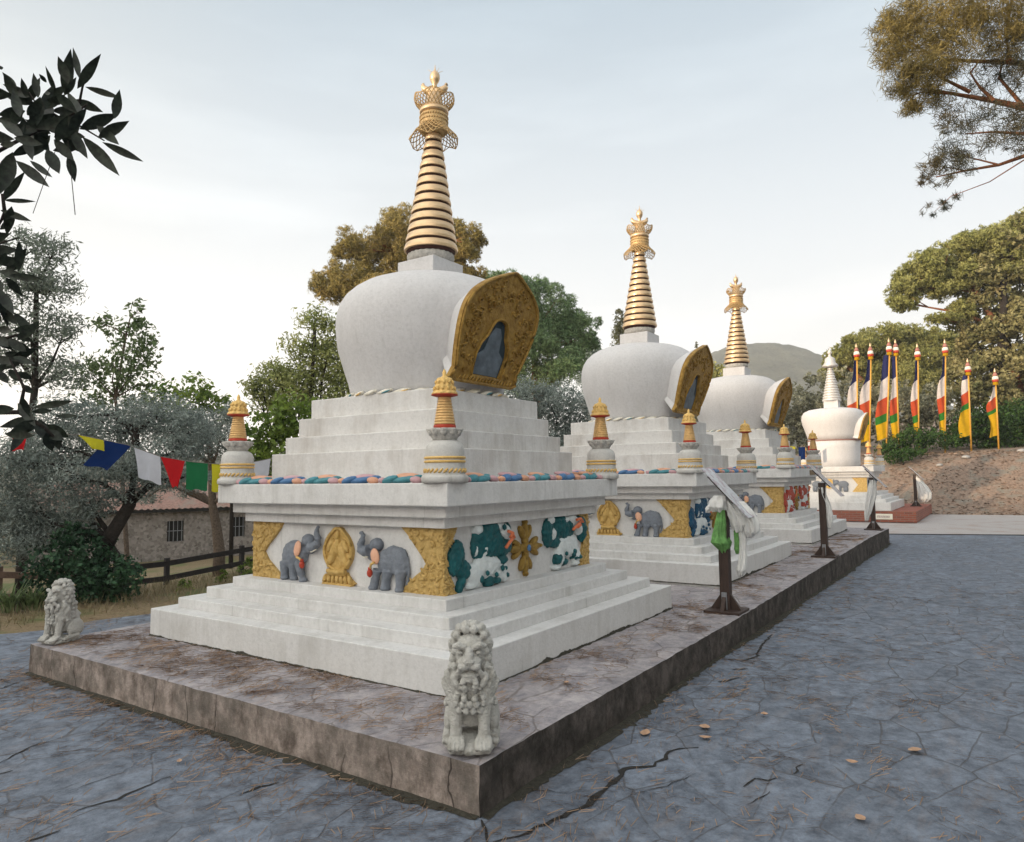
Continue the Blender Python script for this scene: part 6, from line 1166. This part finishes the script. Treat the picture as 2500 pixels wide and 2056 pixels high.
X, Y = z4([(810, 780)])[0]; fallen(onz(X, Y, .006), .06, 1, 'single small orange leaf lying on the platform beside the white steps', 'fallen leaves on the pavement')
X, Y = z3([(720, 1420)])[0]; fallen(onz(X, Y, ZG+.002), .05, 1, 'tiny pale leaf on the slate pavement left of the platform end wall', 'fallen leaves on the pavement')
for i, (X, Y, d, s, lab) in enumerate([(1990, 923, 36.2, .2, 'pale grey boulder on the bank below the tallest banner'), (2105, 925, 36.4, .2, 'pale grey boulder on the bank at the right picture edge'), (1935, 925, 36, .14, 'small grey rock on the bank below the narrow banner')]):
    p = at(X, Y, d); bm = bmesh.new(); ell(bm, (0, 0, 0), (s*1.5, s, s*.55), 0, 3)
    for v in bm.verts: v.co *= 1+.15*math.sin(v.co.x*9+i)*math.cos(v.co.y*8+v.co.z*7)
    o = fin('rock', bm, M['rock'], None, True); o.location = (p[0], p[1], float(hz(p[0], p[1]))+s*.2); tag(o, lab, 'rock', 'pale rocks on the bank')

# ------------------------------------------------------------------ far hills
def ridge(name, prof, D, m, depth, seed):
    """prof: skyline (x,y) in picture terms at depth D; the hill runs away from us as a wooded slope"""
    rng = np.random.default_rng(seed); xs = np.linspace(prof[0][0], prof[-1][0], 160); ys = np.interp(xs, [p[0] for p in prof], [p[1] for p in prof]); nj = 24; V = []
    nz_ = np.cumsum(rng.normal(0, .5, 160)); nz_ -= np.linspace(nz_[0], nz_[-1], 160)
    for i, (x, y) in enumerate(zip(xs, ys)):
        top = at(x, y+.25*rng.normal()+.1*nz_[i], D)
        for j in range(nj):
            t_ = j/(nj-1); f = t_*t_*(3-2*t_); back = np.array([FW[0], FW[1], 0]); p = top - back*depth*(1-t_); z = -12+(top[2]+12)*f + (rng.normal(0, .012*D*.08) if 0 < j < nj-1 else 0); V.append((p[0], p[1], z))
    n = len(xs); F = [(i*nj+j, (i+1)*nj+j, (i+1)*nj+j+1, i*nj+j+1) for i in range(n-1) for j in range(nj-1)]; o = fromnp(name, V, F, m, smooth=True); o['kind'] = 'structure'; return o
M['hill'] = plain('wooded_hill', (.115, .115, .085), .95, 0, .3, .06, 1.0, .12, c2=(.06, .062, .045)); M['hill'].node_tree.nodes['Bump'].inputs['Distance'].default_value = 6
ridge('hills', [(1180, 830), (1330, 800), (1420, 756), (1470, 726), (1510, 717), (1560, 711), (1600, 716), (1640, 733), (1690, 748), (1760, 790), (1900, 850), (2400, 900)], 620, M['hill'], 300, 3)
ridge('hills', [(-900, 950), (-300, 930), (0, 940), (300, 935), (700, 950), (1200, 900), (1500, 880), (2400, 900)], 260, M['hill'], 120, 4)
# ------------------------------------------------------------------ evening air
m = bpy.data.materials.new('haze_air'); m.use_nodes = True; m.node_tree.nodes.clear(); vp = m.node_tree.nodes.new('ShaderNodeVolumePrincipled'); mo_ = m.node_tree.nodes.new('ShaderNodeOutputMaterial')
vp.inputs['Color'].default_value = (.93, .95, .97, 1); vp.inputs['Density'].default_value = 0.0007; vp.inputs['Anisotropy'].default_value = .2; m.node_tree.links.new(vp.outputs[0], mo_.inputs['Volume'])
bm = bmesh.new(); box(bm, -700, 1500, -1500, 1900, -14, 150); hz_ = fin('haze', bm, m); hz_['kind'] = 'stuff'
hd = np.array([sd.x, sd.y]); hd /= np.linalg.norm(hd); hp = np.array([-hd[1], hd[0]]); V = []; nI, nJ = 90, 18
for i in range(nI):
    for j in range(nJ):
        a = -130+260*i/(nI-1); b3 = 62+70*j/(nJ-1); q = j/(nJ-1); p = hd*b3+hp*a; V.append((p[0], p[1], -6+31*math.sin(math.pi*min(1, .08+q))**.8*math.cos(a/130*1.2)**.5+.5*math.sin(a*.7+j)))
o = fromnp('hills', V, [(i*nJ+j, (i+1)*nJ+j, (i+1)*nJ+j+1, i*nJ+j+1) for i in range(nI-1) for j in range(nJ-1)], M['hill'], smooth=True); o['kind'] = 'structure'  # unseen ridge added towards the sun to keep the stupas in shade
print('leaf faces', LEAFTOT[0])
